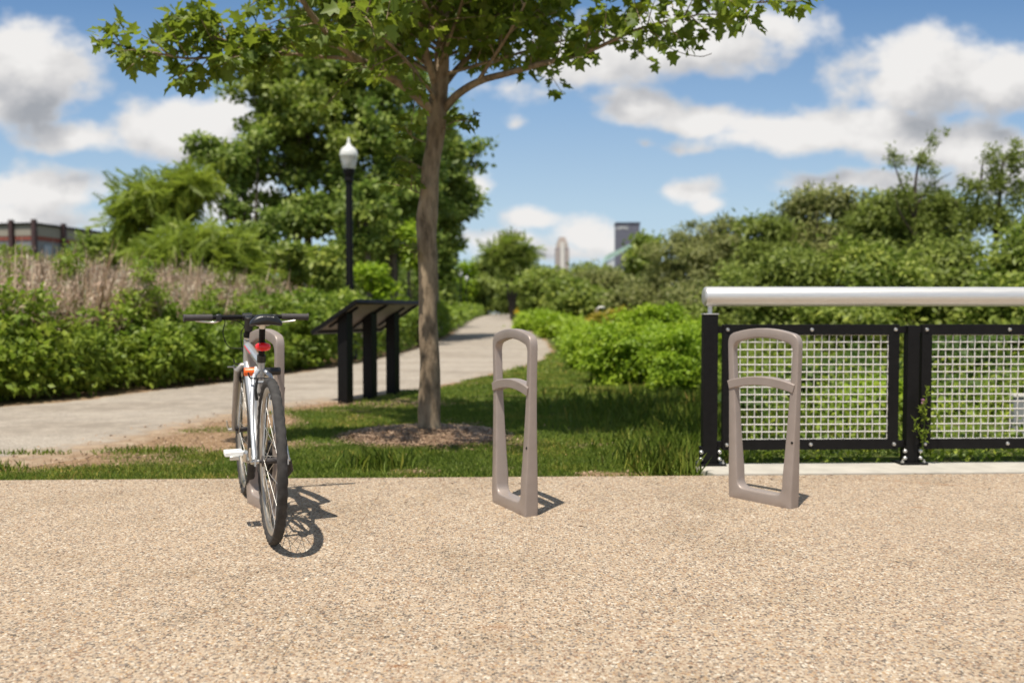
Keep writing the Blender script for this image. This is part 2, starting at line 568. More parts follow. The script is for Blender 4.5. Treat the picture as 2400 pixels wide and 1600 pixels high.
def cloud_group():
    g = bpy.data.node_groups.new("cloud_field", 'ShaderNodeTree')
    g.interface.new_socket("Vector", in_out='INPUT', socket_type='NodeSocketVector')
    g.interface.new_socket("Field", in_out='OUTPUT', socket_type='NodeSocketFloat')
    gi, go = g.nodes.new('NodeGroupInput'), g.nodes.new('NodeGroupOutput')

    def N(kind, **kw):
        x = g.nodes.new(kind)
        for k, v in kw.items(): setattr(x, k, v)
        return x
    cur = None
    # wobble so that the banks lose their ellipse outline
    wob = N('ShaderNodeTexNoise'); wob.inputs['Scale'].default_value = 9; wob.inputs['Detail'].default_value = 3
    g.links.new(gi.outputs[0], wob.inputs['Vector'])
    s1 = N('ShaderNodeVectorMath', operation='SUBTRACT'); g.links.new(wob.outputs['Color'], s1.inputs[0]); s1.inputs[1].default_value = (.5, .5, .5)
    s2 = N('ShaderNodeVectorMath', operation='MULTIPLY'); g.links.new(s1.outputs[0], s2.inputs[0]); s2.inputs[1].default_value = (.055, .03, 0)
    s3 = N('ShaderNodeVectorMath', operation='ADD'); g.links.new(gi.outputs[0], s3.inputs[0]); g.links.new(s2.outputs[0], s3.inputs[1])
    for px, py, rx, ry, amp in CLOUDS:
        c = at(px, py, 1.0)
        a = N('ShaderNodeVectorMath', operation='SUBTRACT'); src = s3.outputs[0]
        if cur is not None:      # keeps the node chain sequential
            ch = N('ShaderNodeVectorMath', operation='MULTIPLY_ADD'); g.links.new(cur, ch.inputs[0]); ch.inputs[1].default_value = (1e-8,) * 3; g.links.new(s3.outputs[0], ch.inputs[2]); src = ch.outputs[0]
        g.links.new(src, a.inputs[0]); a.inputs[1].default_value = (c.x, c.z - CAM_Z, 0)
        b = N('ShaderNodeVectorMath', operation='MULTIPLY'); g.links.new(a.outputs[0], b.inputs[0]); b.inputs[1].default_value = (2000 / rx / .97, 2000 / ry / .98, 0)
        ln = N('ShaderNodeVectorMath', operation='LENGTH'); g.links.new(b.outputs[0], ln.inputs[0])
        sx = N('ShaderNodeSeparateXYZ'); g.links.new(b.outputs[0], sx.inputs[0])
        fl = N('ShaderNodeMath', operation='MINIMUM'); g.links.new(sx.outputs[1], fl.inputs[0]); fl.inputs[1].default_value = 0
        ad = N('ShaderNodeMath', operation='MULTIPLY_ADD'); g.links.new(fl.outputs[0], ad.inputs[0]); ad.inputs[1].default_value = -.45; g.links.new(ln.outputs['Value'], ad.inputs[2])
        f = N('ShaderNodeMath', operation='MULTIPLY_ADD'); g.links.new(ad.outputs[0], f.inputs[0]); f.inputs[1].default_value = -amp; f.inputs[2].default_value = amp
        if cur is None: cur = f.outputs[0]
        else:
            m = N('ShaderNodeMath', operation='SMOOTH_MAX'); m.inputs[2].default_value = .25
            g.links.new(cur, m.inputs[0]); g.links.new(f.outputs[0], m.inputs[1]); cur = m.outputs[0]
    nz = N('ShaderNodeTexNoise'); nz.inputs['Scale'].default_value = 15; nz.inputs['Detail'].default_value = 8; nz.inputs['Roughness'].default_value = .56
    mp = N('ShaderNodeMapping'); mp.inputs['Scale'].default_value = (1, 1.35, 1)
    g.links.new(gi.outputs[0], mp.inputs[0]); g.links.new(mp.outputs[0], nz.inputs['Vector'])
    k = N('ShaderNodeMath', operation='MULTIPLY_ADD'); g.links.new(nz.outputs['Fac'], k.inputs[0]); k.inputs[1].default_value = 1.7; k.inputs[2].default_value = -.82
    cl = N('ShaderNodeMath', operation='MAXIMUM'); g.links.new(cur, cl.inputs[0]); cl.inputs[1].default_value = -1.2
    sm = N('ShaderNodeMath', operation='ADD'); g.links.new(cl.outputs[0], sm.inputs[0]); g.links.new(k.outputs[0], sm.inputs[1])
    g.links.new(sm.outputs[0], go.inputs[0])
    return g


CG = cloud_group()


def cloud(vec):
    x = wn('ShaderNodeGroup'); x.node_tree = CG
    wt.links.new(vec, x.inputs[0])
    return x.outputs[0]


F0 = cloud(comb.outputs[0])
F1 = cloud(wvec('ADD', comb.outputs[0], (-.012, .045, 0)).outputs[0])


def wramp(v, a, b):
    x = wn('ShaderNodeMapRange', interpolation_type='SMOOTHSTEP')
    wt.links.new(v, x.inputs['Value'])
    x.inputs['From Min'].default_value = a; x.inputs['From Max'].default_value = b
    return x.outputs['Result']


def wnoise(scale, detail, off):
    x = wn('ShaderNodeTexNoise'); x.inputs['Scale'].default_value = scale; x.inputs['Detail'].default_value = detail
    wt.links.new(wvec('ADD', comb.outputs[0], off).outputs[0], x.inputs['Vector'])
    return x.outputs['Fac']


soft = wramp(wnoise(5, 2, (3, 1, 0)), .35, .65)          # some banks have crisp, some feathered edges
dens = wramp(wmath('ADD', F0, wmath('MULTIPLY', soft, -.04)), -.13, .46)
dens = wmath('MULTIPLY', dens, wramp(V_, .0, .05))
# the light falls from above: what has cloud over it is greyer, thick cores too
shade = wmath('ADD', wmath('MULTIPLY', wmath('SUBTRACT', F1, F0), .62), wmath('MULTIPLY', wramp(F1, .0, 1.3), .22))
shade = wmath('ADD', shade, wmath('MULTIPLY', wmath('SUBTRACT', wnoise(13, 6, (7, 2, 0)), .5), 1.15))
shade = wmath('ADD', shade, .41, True)
shade = wmath('MULTIPLY', shade, wmath('ADD', .45, wmath('MULTIPLY', wramp(F0, .05, .6), .55)))
cr = wn('ShaderNodeValToRGB')
for e, (p, c) in zip([cr.color_ramp.elements[0], cr.color_ramp.elements.new(.3), cr.color_ramp.elements.new(.6), cr.color_ramp.elements[-1]],
                     [(0, (8.7, 8.55, 8.4)), (.3, (7.3, 7.2, 7.15)), (.6, (5.5, 5.55, 5.75)), (1, (3.7, 3.9, 4.25))]):
    e.position = p; e.color = (*c, 1)
wt.links.new(shade, cr.inputs[0])
hs = wn('ShaderNodeHueSaturation'); hs.inputs['Saturation'].default_value = 1.0; hs.inputs['Value'].default_value = 1.0
wt.links.new(sky.outputs[0], hs.inputs['Color'])
mx = wn('ShaderNodeMix', data_type='RGBA')
wt.links.new(dens, mx.inputs[0])
gr = wn('ShaderNodeValToRGB')
for p_ in (.12, .24, .36, .62): gr.color_ramp.elements.new(p_)
for e, (p_, c) in zip(gr.color_ramp.elements, [(0, (5.9, 7.2, 8.3)), (.12, (5.1, 6.8, 8.2)), (.24, (3.1, 5.0, 7.5)), (.36, (1.6, 3.2, 5.9)), (.62, (2.0, 3.2, 5.2)), (1, (4.2, 4.7, 5.4))]):
    e.position = p_; e.color = (*c, 1)
wt.links.new(V_, gr.inputs[0])
sk = wn('ShaderNodeMix', data_type='RGBA'); sk.inputs[0].default_value = .75
wt.links.new(hs.outputs[0], sk.inputs[6]); wt.links.new(gr.outputs[0], sk.inputs[7])
wt.links.new(sk.outputs[2], mx.inputs[6]); wt.links.new(cr.outputs[0], mx.inputs[7])
bg = wn('ShaderNodeBackground'); bg.inputs[1].default_value = SKY_STRENGTH
wt.links.new(mx.outputs[2], bg.inputs[0])
wo = wn('ShaderNodeOutputWorld'); wt.links.new(bg.outputs[0], wo.inputs[0])

SC.view_settings.view_transform = 'Standard'
SC.view_settings.look = 'None'
SC.view_settings.gamma = 1
SC.view_settings.exposure = .4
SC.cycles.use_denoising = True
SC.cycles.max_bounces = 6
SC.cycles.diffuse_bounces = 3
SC.cycles.transparent_max_bounces = 8

# ---------------------------------------------------------------- ground, lawn, path, pavement
EDGE = lambda X: 5.09 + .034 * (X - 1.1)               # far edge of the pavement


def XR(Y): return np.interp(Y, [5.15, 5.3, 5.6, 7.6, 8.9, 9.5, 10.45, 11.1, 13.9, 17, 21, 28, 40, 57], [-14, -5, -3.05, -2.66, -2.3, -2.02, -1.58, -1.15, -.35, .5, 1, 1.1, .8, .2])


def XL(Y): return np.interp(Y, [6.2, 7, 9, 10.8, 12.5, 15, 17.3, 21, 26, 31, 42, 57, 78, 160], [-14, -8.5, -5.4, -4.6, -4, -3.4, -3, -2.6, -2.4, -2.35, -2.7, -3.1, -3.4, -3.2])


def grid_mesh(name, xs, ys, zf, mat, attr=None):
    X, Y = np.meshgrid(xs, ys)
    V = np.stack([X, Y, zf(X, Y)], -1).reshape(-1, 3)
    nx, ny = len(xs), len(ys)
    i = np.arange(nx * ny).reshape(ny, nx)
    q = np.stack([i[:-1, :-1], i[:-1, 1:], i[1:, 1:], i[1:, :-1]], -1).reshape(-1)
    return mesh_np(name, V, np.full((nx - 1) * (ny - 1), 4, np.int32), q, mat, None if attr is None else attr(X, Y).ravel(), True)


zgv = lambda Y: np.interp(Y, [0, 16, 30, 57, 78, 110, 160], [0, 0, .13, .3, .55, .82, .9])
t = NT('earth_and_turf')
n1 = t.noise(.35, 5); n2 = t.noise(7, 6)
t.bsdf(t.mix(n2, t.ramp(n1, [(.35, (.06, .085, .025)), (.65, (.10, .115, .04))]), (.13, .105, .06)), .95, 0, .1)
xs = np.concatenate([[-4000, -1500, -500, -200, -100, -60], np.arange(-40, 41, 2.0), [60, 100, 200, 500, 1500, 4000]])
ys = np.concatenate([[-300, -100, -40, -20, -10], np.arange(0, 170, 2.0), [200, 300, 600, 1200, 2500, 6000]])
tag(obj('ground', grid_mesh('ground', xs, ys, lambda X, Y: zgv(Y) - .05, t.m)), kind='structure')

# soil cover of the lawn: worn edge along the path, scattered bare spots
MUL = (-.72, 6.9, .66, .62)


def soil(X, Y):
    d = X - XR(Y)
    worn = np.clip(1.3 - d / (.34 + 1.15 * np.clip((8.9 - Y) / 2.6, 0, 1)), 0, 1)
    worn = np.where(Y > 9.5, np.clip(.9 - d / .18, 0, 1), worn)
    dv = Y - EDGE(X)
    band = np.clip((dv - .18) / .45, 0, 1)                       # the strip beside the pavement stays green
    n = fnoise(X * .6, Y, .55, 3)
    s = worn * band * 1.5 + (n - .62) * 3.0 * (.4 + band * .6)
    spots = (fnoise(X * .55, Y, .28, 9) - .66) * 5 * (X < 1.2) * (Y < 8.8)
    s = np.maximum(s, spots)
    e = ((X - MUL[0]) / MUL[2]) ** 2 + ((Y - MUL[1]) / MUL[3]) ** 2
    s = np.maximum(s, (1.05 - e + (n - .5) * .5) * 4)
    return np.clip(s, 0, 1)


t = NT('lawn_soil')
a = t.n('ShaderNodeAttribute', attribute_name='rnd')
n1 = t.noise(25, 6); n2 = t.noise(3, 4); n3 = t.noise(160, 3)
soilc = t.mix(t.ramp(n3, [(.4, (0, 0, 0)), (.7, (.5, .5, .5))]), t.ramp(n1, [(.25, (.16, .10, .057)), (.5, (.28, .185, .112)), (.75, (.40, .29, .19))]), (.44, .36, .27))
turf = t.ramp(n1, [(.3, (.045, .07, .016)), (.55, (.075, .115, .024)), (.75, (.15, .15, .055))])
fac = t.math('ADD', a.outputs['Fac'], t.math('MULTIPLY', t.math('SUBTRACT', n1, .5), .8), True)
t.bsdf(t.mix(1.0, t.mix(fac, turf, soilc), (.88, .82, .75), 'MULTIPLY'), .95, 0, .1, t.bump(t.math('ADD', n1, t.math('MULTIPLY', n3, .5)), .8, .02))
xs = np.arange(-9, 4.6, .05); ys = np.concatenate([np.arange(4.85, 12, .05), np.arange(12, 40, .2)])
tag(obj('lawn', grid_mesh('lawn', xs, ys, lambda X, Y: zgv(Y) - .022 + .012 * fnoise(X, Y, .4, 5) - .006, t.m, soil)), kind='structure')

# path
t = NT('path_grit')
a = t.n('ShaderNodeAttribute', attribute_name='rnd')
n1 = t.noise(70, 5); n2 = t.noise(1.1, 5, stretch=(.35, 1, 1)); n3 = t.noise(6, 5)
grit = t.ramp(n1, [(.28, (.22, .195, .17)), (.5, (.37, .34, .305)), (.72, (.50, .465, .42))])
grit = t.mix(t.ramp(n2, [(.40, (0, 0, 0)), (.62, (.6, .6, .6))]), grit, (.235, .205, .175))
grit = t.mix(t.ramp(t.noise(4.5, 6, rough=.7), [(.45, (0, 0, 0)), (.68, (.55, .55, .55))]), grit, (.50, .455, .40))
edge = t.ramp(n3, [(.3, (.24, .16, .10)), (.7, (.42, .34, .26))])
fac = t.math('MULTIPLY', t.math('SUBTRACT', t.math('ADD', a.outputs['Fac'], t.math('MULTIPLY', t.math('SUBTRACT', n3, .5), 1.3)), .35), 2.4, True)
t.bsdf(t.mix(1.0, t.mix(fac, grit, edge), (.87, .835, .785), 'MULTIPLY'), .95, 0, .12, t.bump(n1, .5, .01))
PL = [(-14, 6.2), (-8.5, 7.0), (-5.4, 9.0), (-4.6, 10.8), (-4.0, 12.5), (-3.4, 15), (-3.0, 17.3), (-2.6, 21), (-2.4, 26), (-2.35, 31), (-2.7, 42), (-3.1, 57), (-3.4, 78), (-3.2, 110), (-3, 160)]
PR = [(-14, 5.2), (-5.0, 5.3), (-3.05, 5.6), (-2.66, 7.6), (-2.3, 8.9), (-1.15, 11.1), (-.35, 13.9), (.5, 17), (1.0, 21), (1.1, 28), (.8, 40), (.2, 57), (-.1, 78), (-.2, 110), (0, 160)]
L_, R_ = np.array(catmull(PL, 14)), np.array(catmull(PR, 14))
K = 18
vs, at_ = [], []
for i in range(len(L_)):
    jl, jr = (RNG.random() - .5) * .12, (RNG.random() - .5) * .16
    for k in range(K + 1):
        s = k / K
        p = L_[i] * (1 - s) + R_[i] * s
        if k == 0: p = p + np.array([jl, 0])
        if k == K: p = p + np.array([jr, 0])
        vs.append((p[0], p[1], zg(p[1]) - .008 - .006 * (abs(s - .5) * 2) ** 3 - (.012 if k == K else 0)))
        near = max(0, 1 - abs(p[1] - 6.5) / 5)
        at_.append(max((s - .72) / .28 * (.45 + .75 * near), (.10 - s) / .10 * .6, 0))
q = []
for i in range(len(L_) - 1):
    for k in range(K):
        q += [i * (K + 1) + k, i * (K + 1) + k + 1, (i + 1) * (K + 1) + k + 1, (i + 1) * (K + 1) + k]
tag(obj('path', mesh_np('path', np.array(vs), np.full(len(q) // 4, 4, np.int32), np.array(q), t.m, np.array(at_), True)), kind='structure')

# exposed aggregate pavement: two slabs with an open joint between them
t = NT('exposed_aggregate')
tcn = t.n('ShaderNodeTexCoord')
nd = t.n('ShaderNodeTexNoise'); nd.inputs['Scale'].default_value = 60; nd.inputs['Detail'].default_value = 2
t.l(tcn.outputs['Object'], nd.inputs['Vector'])
wv = t.n('ShaderNodeVectorMath', operation='MULTIPLY_ADD')
t.l(nd.outputs['Color'], wv.inputs[0]); wv.inputs[1].default_value = (.006, .006, 0); t.l(tcn.outputs['Object'], wv.inputs[2])


def voro(scale, feature='F1', rnd=1.0):
    v = t.n('ShaderNodeTexVoronoi', voronoi_dimensions='2D', feature=feature)
    v.inputs['Scale'].default_value = scale
    v.inputs['Randomness'].default_value = rnd
    t.l(wv.outputs[0], v.inputs['Vector'])
    return v


STOPS = [(0, (.07, .06, .055)), (.08, (.17, .15, .14)), (.19, (.29, .17, .105)), (.30, (.50, .39, .285)), (.42, (.57, .46, .345)),
         (.58, (.44, .34, .25)), (.70, (.63, .53, .41)), (.82, (.53, .36, .205)), (.89, (.32, .28, .25)), (.93, (.80, .74, .63))]
layers = []
for sc in (100, 165):
    v = voro(sc)
    sp = t.n('ShaderNodeSeparateColor'); t.l(v.outputs['Color'], sp.inputs[0])
    layers.append((t.ramp(sp.outputs[0], STOPS, 'CONSTANT'), v.outputs['Distance'], sp.outputs[1]))
matrix = t.ramp(t.noise(260, 3), [(.3, (.40, .315, .225)), (.7, (.58, .48, .365))])
small = t.mix(t.math('GREATER_THAN', layers[1][1], .62), layers[1][0], matrix)
big = t.mix(t.math('GREATER_THAN', t.math('ADD', layers[0][1], t.math('MULTIPLY', layers[0][2], .38)), .62), layers[0][0], small)
tone = t.noise(.8, 5)
col = t.mix(t.math('MULTIPLY', tone, .35), big, (.47, .37, .27))
worn = t.ramp(t.noise(1.7, 6, rough=.62), [(.36, (.85, .84, .82)), (.5, (1, 1, 1)), (.66, (1.0, 1.0, 1.0)), (.74, (1.14, 1.15, 1.17))])
col = t.mix(.8, col, worn, 'MULTIPLY')
grime = t.ramp(t.noise(5.5, 6, rough=.65), [(.60, (1, 1, 1)), (.72, (.88, .85, .81))])
col = t.mix(.8, col, grime, 'MULTIPLY')
nst = t.noise(14, 5)
geo = t.n('ShaderNodeNewGeometry')
for (sx, sy, rx, ry, rot) in ((-.05, 2.61, .075, .035, 0), (2.38, 4.86, .40, .022, .42), (2.02, 4.26, .18, .013, .35), (.39, 4.2, .05, .04, 0), (-.32, 2.32, .04, .02, 0)):
    mp = t.n('ShaderNodeMapping', vector_type='TEXTURE')
    mp.inputs['Location'].default_value = (sx, sy, 0); mp.inputs['Rotation'].default_value = (0, 0, -rot); mp.inputs['Scale'].default_value = (rx, ry, 100)
    t.l(geo.outputs['Position'], mp.inputs['Vector'])
    ln = t.n('ShaderNodeVectorMath', operation='LENGTH'); t.l(mp.outputs[0], ln.inputs[0])
    fc = t.math('MULTIPLY', t.math('SUBTRACT', t.math('ADD', 1.0, t.math('MULTIPLY', t.math('SUBTRACT', nst, .5), 2.2)), ln.outputs['Value']), .75, True)
    col = t.mix(t.math('MULTIPLY', fc, .62), col, (.36, .15, .045))
hgt = t.math('SUBTRACT', 1.0, layers[0][1])
t.bsdf(t.mix(1.0, col, (.785, .765, .738), 'MULTIPLY'), .8, 0, .25, t.bump(t.math('ADD', t.math('MULTIPLY', hgt, .7), t.math('MULTIPLY', t.math('SUBTRACT', 1.0, layers[1][1]), .4)), .55, .006))
mb = MB()
jx = lambda Y: -.69 - (Y - 3.6) * .032


def slab(pts):
    n = len(pts)
    vs = [(x, y, 0) for x, y in pts] + [(x, y, -.12) for x, y in pts]
    mb.add(vs, [tuple(range(n)), tuple(range(2 * n - 1, n - 1, -1))] + [(i, i + n, (i + 1) % n + n, (i + 1) % n) for i in range(n)])


slab([(-14, -8), (jx(-8) - .0005, -8), (jx(4.98) - .0006, EDGE(-.73)), (-14, EDGE(-14))])
slab([(jx(-8) + .0005, -8), (14, -8), (14, EDGE(14)), (jx(4.98) + .0006, EDGE(-.73))])
mb.add([(jx(-8) - .0005, -8, -.005), (jx(-8) + .0005, -8, -.005), (jx(4.98) + .0006, 5.02, -.005), (jx(4.98) - .0006, 5.02, -.005)], [(0, 1, 2, 3)])
tag(mb.build('pavement', t.m, smooth=False), kind='structure')
mb = MB()
FX = lambda s, d=0.0, z=0.0: Vector((1.1 + s - .034 * d, EDGE(1.1 + s) + .003 + d, z))     # along the fence line, back from the pavement edge
for a_, b_ in ((.10, 3.2), (3.21, 9)):
    q4 = [FX(a_ + (.015 if a_ < 1 else 0)), FX(b_), FX(b_, .34), FX(a_ - (.10 if a_ < 1 else 0), .34)]
    mb.add([(p.x, p.y, .014) for p in q4] + [(p.x, p.y, -.2) for p in q4], [(0, 1, 2, 3), (7, 6, 5, 4), (0, 4, 5, 1), (1, 5, 6, 2), (2, 6, 7, 3), (3, 7, 4, 0)])
tag(mb.build('kerb', M['kerb'], smooth=False, bevel=.008), kind='structure')

# grass blades of the lawn
T_BLADE = (np.array([(0, -.5, 0), (0, .5, 0), (.55, .32, -.06), (1, 0, -.32), (.55, -.32, -.06)]), [(0, 1, 2, 3, 4)])


def blades(X, Y, h, w, lean=.45, z0=None):
    n = len(X)
    P = np.stack([X, Y, (zgv(Y) - .026) if z0 is None else z0], -1)
    D = unit(np.stack([RNG.normal(0, lean, n), RNG.normal(0, lean, n), np.ones(n)], -1))
    N = unit(np.stack([RNG.normal(0, 1, n), RNG.normal(0, 1, n), np.zeros(n)], -1))
    return P, D, N, h, w


parts = []
for (y0, y1, x0, x1, dens_, hh, ww) in ((4.98, 6.4, -5, 1.6, 8200, .036, .0038), (6.4, 9, -3.4, 3.4, 5200, .036, .0055), (9, 14, -2.6, 4.4, 1900, .045, .010), (14, 24, -.6, 4.4, 350, .06, .025)):
    n = int(dens_ * (y1 - y0) * (x1 - x0))
    X = x0 + RNG.random(n) * (x1 - x0); Y = y0 + RNG.random(n) * (y1 - y0)
    keep = (X > XR(Y) - .06) & (Y > EDGE(X) + .004) & (RNG.random(n) > soil(X, Y) * 1.03)
    keep &= ~((Y < 5.52) & (X > 1.16))
    X, Y = X[keep], Y[keep]
    tall = fnoise(X, Y, .45, 21)
    h = hh * (.45 + .55 * RNG.random(len(X)) + .6 * np.clip(tall - .45, 0, 1)) * np.where(X > .9, 1.1, 1)
    parts.append((*blades(X, Y, h, ww * (.7 + .6 * RNG.random(len(X)))), np.clip(RNG.normal(.44, .22, len(X)) + (vnoise(X, Y, .3, 30) - .5) * .6, 0, 1)))
# longer grass at the corner of the kerb and beside the bushes
for (cx, cy, sx, sy, n, hh) in ((1.02, 5.42, .12, .2, 700, .14), (1.25, 6.2, .3, .5, 900, .085), (1.6, 7.2, .5, .7, 1600, .10), (-.85, 5.45, .10, .06, 160, .12), (2.0, 8.6, .6, .7, 3400, .16),
                              (-3.2, 5.36, .06, .03, 60, .07), (-2.5, 6.1, .2, .06, 260, .05), (-3.35, 5.95, .16, .03, 160, .05)):
    X = RNG.normal(cx, sx, n); Y = RNG.normal(cy, sy, n)
    k = (Y > EDGE(X) + .01) & ~((Y < 5.5) & (X > 1.14))
    X, Y = X[k], Y[k]
    parts.append((*blades(X, Y, hh * (.5 + .8 * RNG.random(len(X))), .008 * np.ones(len(X)), .28), np.clip(RNG.normal(.45, .2, len(X)), 0, 1)))
cat = [np.concatenate([np.broadcast_to(p[i], (len(p[0]),)) if i in (3, 4) else p[i] for p in parts]) for i in range(6)]
tag(obj('grass', leaves('grass', cat[0], cat[1], cat[2], cat[3], cat[4], M['grass'], T_BLADE, cat[5])), kind='stuff')

# crumbs of earth, clippings and grit on the bare soil and the edge of the path
n = 16000
X = -5.2 + 6.5 * RNG.random(n); Y = 5.0 + 4.6 * RNG.random(n)
kp = (Y > EDGE(X) + .03) & (X > XR(Y) - .55) & (RNG.random(n) < np.maximum(soil(X, Y), .35 * (X < XR(Y))))
X, Y = X[kp], Y[kp]; n = len(X)
P = np.stack([X, Y, -.018 + .006 * RNG.random(n)], -1)
D = unit(np.stack([RNG.normal(size=n), RNG.normal(size=n), RNG.normal(0, .3, n)], -1))
N = unit(np.stack([RNG.normal(0, .4, n), RNG.normal(0, .4, n), np.ones(n)], -1))
T_CLOD = (np.array([(0, -.4, 0), (.6, -.5, 0), (1, .1, 0), (.4, .5, 0), (.5, 0, .45)]), [(0, 1, 4), (1, 2, 4), (2, 3, 4), (3, 0, 4)])
cl = .007 + .022 * RNG.random(n) ** 2.2
tag(obj('soil_crumbs', leaves('soil_crumbs', P, D, N, cl, cl * .8, M['chip'], T_CLOD)), kind='stuff')

# dry clippings and grit blown onto the pavement, most of it along its edge
n = 900
X = -5 + 9 * RNG.random(n); Y = EDGE(X) - .02 - np.where(RNG.random(n) < .72, RNG.random(n) ** 2 * .35, RNG.random(n) * 3.2)
P = np.stack([X, Y, .003 + .002 * RNG.random(n)], -1)
D = unit(np.stack([RNG.normal(size=n), RNG.normal(size=n), RNG.normal(0, .08, n)], -1))
N = unit(np.stack([RNG.normal(0, .2, n), RNG.normal(0, .2, n), np.ones(n)], -1))
tag(obj('clippings', leaves('clippings', P, D, N, .012 + .025 * RNG.random(n) ** 2, .003 + .004 * RNG.random(n), M['chip'], T_DIAMOND)), kind='stuff')

# wood chips round the young tree
n = 7500
a = RNG.random(n) * 2 * PI; r = np.sqrt(RNG.random(n))
X = MUL[0] + np.cos(a) * r * MUL[2] * 1.12; Y = MUL[1] + np.sin(a) * r * MUL[3] * 1.12
P = np.stack([X, Y, -.022 + .055 * np.clip(1 - r * r, 0, 1) + RNG.random(n) * .008], -1)
D = unit(np.stack([RNG.normal(size=n), RNG.normal(size=n), RNG.normal(0, .12, n)], -1))
N = unit(np.stack([RNG.normal(0, .2, n), RNG.normal(0, .2, n), np.ones(n)], -1))
T_CHIP = (np.array([(0, -.5, 0), (1, -.4, 0), (.95, .5, .05), (.05, .4, .05)]), [(0, 1, 2, 3)])
mm = MB()
mm.lathe([(.78, -.06), (.66, -.035), (.45, .0), (.2, .02), (.001, .026)], 40, Matrix.Translation((MUL[0], MUL[1], 0)) @ Matrix.Diagonal((.95, .88, 1, 1)), cap=False)
mound = mm.build('mulch', pmat('mulch_earth', (.27, .175, .11), .95, 0, .4, 40, .6, 90))
tag(mound, kind='stuff')
tag(obj('wood_chips', leaves('wood_chips', P, D, N, .012 + .022 * RNG.random(n), .006 + .008 * RNG.random(n), M['chip'], T_CHIP)), kind='stuff')
# ---------------------------------------------------------------- bike racks
def bez(a, c, b, n):
    return [tuple((1 - t) ** 2 * a[i] + 2 * t * (1 - t) * c[i] + t * t * b[i] for i in (0, 1)) for t in np.linspace(0, 1, n + 2)[1:-1]]


def lin(a, b, n): return [tuple(a[i] + (b[i] - a[i]) * t for i in (0, 1)) for t in np.linspace(0, 1, n)]


def rack_loop(hb, ht, z0, zt, sag, rb, rt):
    """closed outline: half width at the base / top, base and top height, arch rise, corner radii"""
    slope = (ht - hb) / (zt - z0)
    side = lambda s, z: (s * (hb + slope * (z - z0)), z)
    p = []
    p += lin(side(1, z0 + rb), side(1, zt - rt), 14)
    ta, tb = side(1, zt - rt), (ht - rt * 1.0, zt + sag * .35)
    p += bez(ta, (ht, zt + .004), tb, 6)
    p += [(x, zt + sag * (1 - .65 * (x / (ht - rt)) ** 2)) for x in np.linspace(ht - rt, -(ht - rt), 13)]
    p += bez((-tb[0], tb[1]), (-ht, zt + .004), (-ta[0], ta[1]), 6)
    p += lin(side(-1, zt - rt), side(-1, z0 + rb), 14)
    p += bez(side(-1, z0 + rb), (-hb, z0), (-(hb - rb), z0), 6)
    p += lin((-(hb - rb), z0), (hb - rb, z0), 11)
    p += bez((hb - rb, z0), (hb, z0), side(1, z0 + rb), 6)
    return p


def rr_section(O, I, h, b):
    """rounded section between outer point O and inner point I (x, z), half thickness h"""
    O, I = Vector((O[0], 0, O[1])), Vector((I[0], 0, I[1]))
    d = (I - O); w = d.length; d.normalize()
    b = min(b, w * .48, h * .95)
    out = []
    for cx, cy, a0 in ((b, h - b, PI / 2), (b, -h + b, PI), (w - b, -h + b, 1.5 * PI), (w - b, h - b, 0)):
        for k in range(4):
            a = a0 + (PI / 2) * k / 3
            p = O + d * (cx + b * math.cos(a)); out.append((p.x, cy + b * math.sin(a), p.z))
    return out


def thick(z):
    f = max(0.0, min(1.0, (.66 - z) / .66))
    return .0205 + .0185 * f ** 1.7


RACK_PARTS = None


def make_rack():
    root = empty('bike_rack')
    Lo = rack_loop(.190, .215, -.01, .862, .034, .010, .050)
    Li = rack_loop(.132, .182, .058, .815, .032, .046, .042)
    rings = []
    for o, i in zip(Lo, Li):
        rings.append(rr_section(o, i, thick(max(o[1], i[1] if o[1] < .05 else o[1])), (.0065 + .012 * max(0, (.4 - o[1])))))
    m = MB(); m.rings(rings, closed=True)
    m.build('frame', M['taupe'], root, sharp=50)
    m = MB()
    cr = []
    for x in np.linspace(-.204, .192, 19):
        z = .592 + .033 * (1 - (x / .21) ** 2)
        h = thick(.6) + .006
        sl = -2 * .033 * x / .21 ** 2
        u = Vector((-sl, 0, 1)).normalized()
        sec = []
        for cy, cz in ((-h, -.019), (-h + .004, -.023), (h - .004, -.023), (h, -.019), (h, .019), (h - .004, .023), (-h + .004, .023), (-h, .019)):
            sec.append((x + u.x * cz, cy, z + u.z * cz))
        cr.append(sec)
    m.rings(cr)
    m.build('crossbar', M['taupe'], root, sharp=40)
    m = MB()
    for x, z in ((.188, .33), ):
        m.lathe([(.006, -.001), (.006, .0022), (.004, .003)], 12, Matrix.Translation((x, -thick(z) - .0005, z)) @ Matrix.Rotation(R(90), 4, 'X'))
    m.build('plug', M['black'], root)
    return root


def rack_at(o, near, far):
    near, far = Vector(near), Vector(far)
    c = (near + far) / 2
    d = near - far
    o.location = (c.x, c.y, 0)
    o.rotation_euler = (0, 0, math.atan2(d.y, d.x))


rack = make_rack()
rack_at(rack, (.104, 4.04), (-.082, 4.42))
tag(rack, 'taupe bike rack standing alone, the middle one, in front of the lawn', 'bike rack', 'cast metal bike racks')
for nf, lab in ((((-1.100, 4.06), (-1.355, 4.41)), 'taupe bike rack half hidden behind the parked bicycle'),
                (((1.435, 4.20), (1.155, 4.56)), 'taupe bike rack in front of the wire mesh railing')):
    r2 = copy_tree(rack)
    rack_at(r2, (*nf[0], 0), (*nf[1], 0))
    r2['label'] = lab

# ---------------------------------------------------------------- bicycle (x forward, y left)
bike = empty('bicycle', (-1.018, 3.59, 0), math.atan2(.92, -.392))
tag(bike, 'silver hybrid bicycle parked against the left bike rack, seen from behind', 'bicycle')


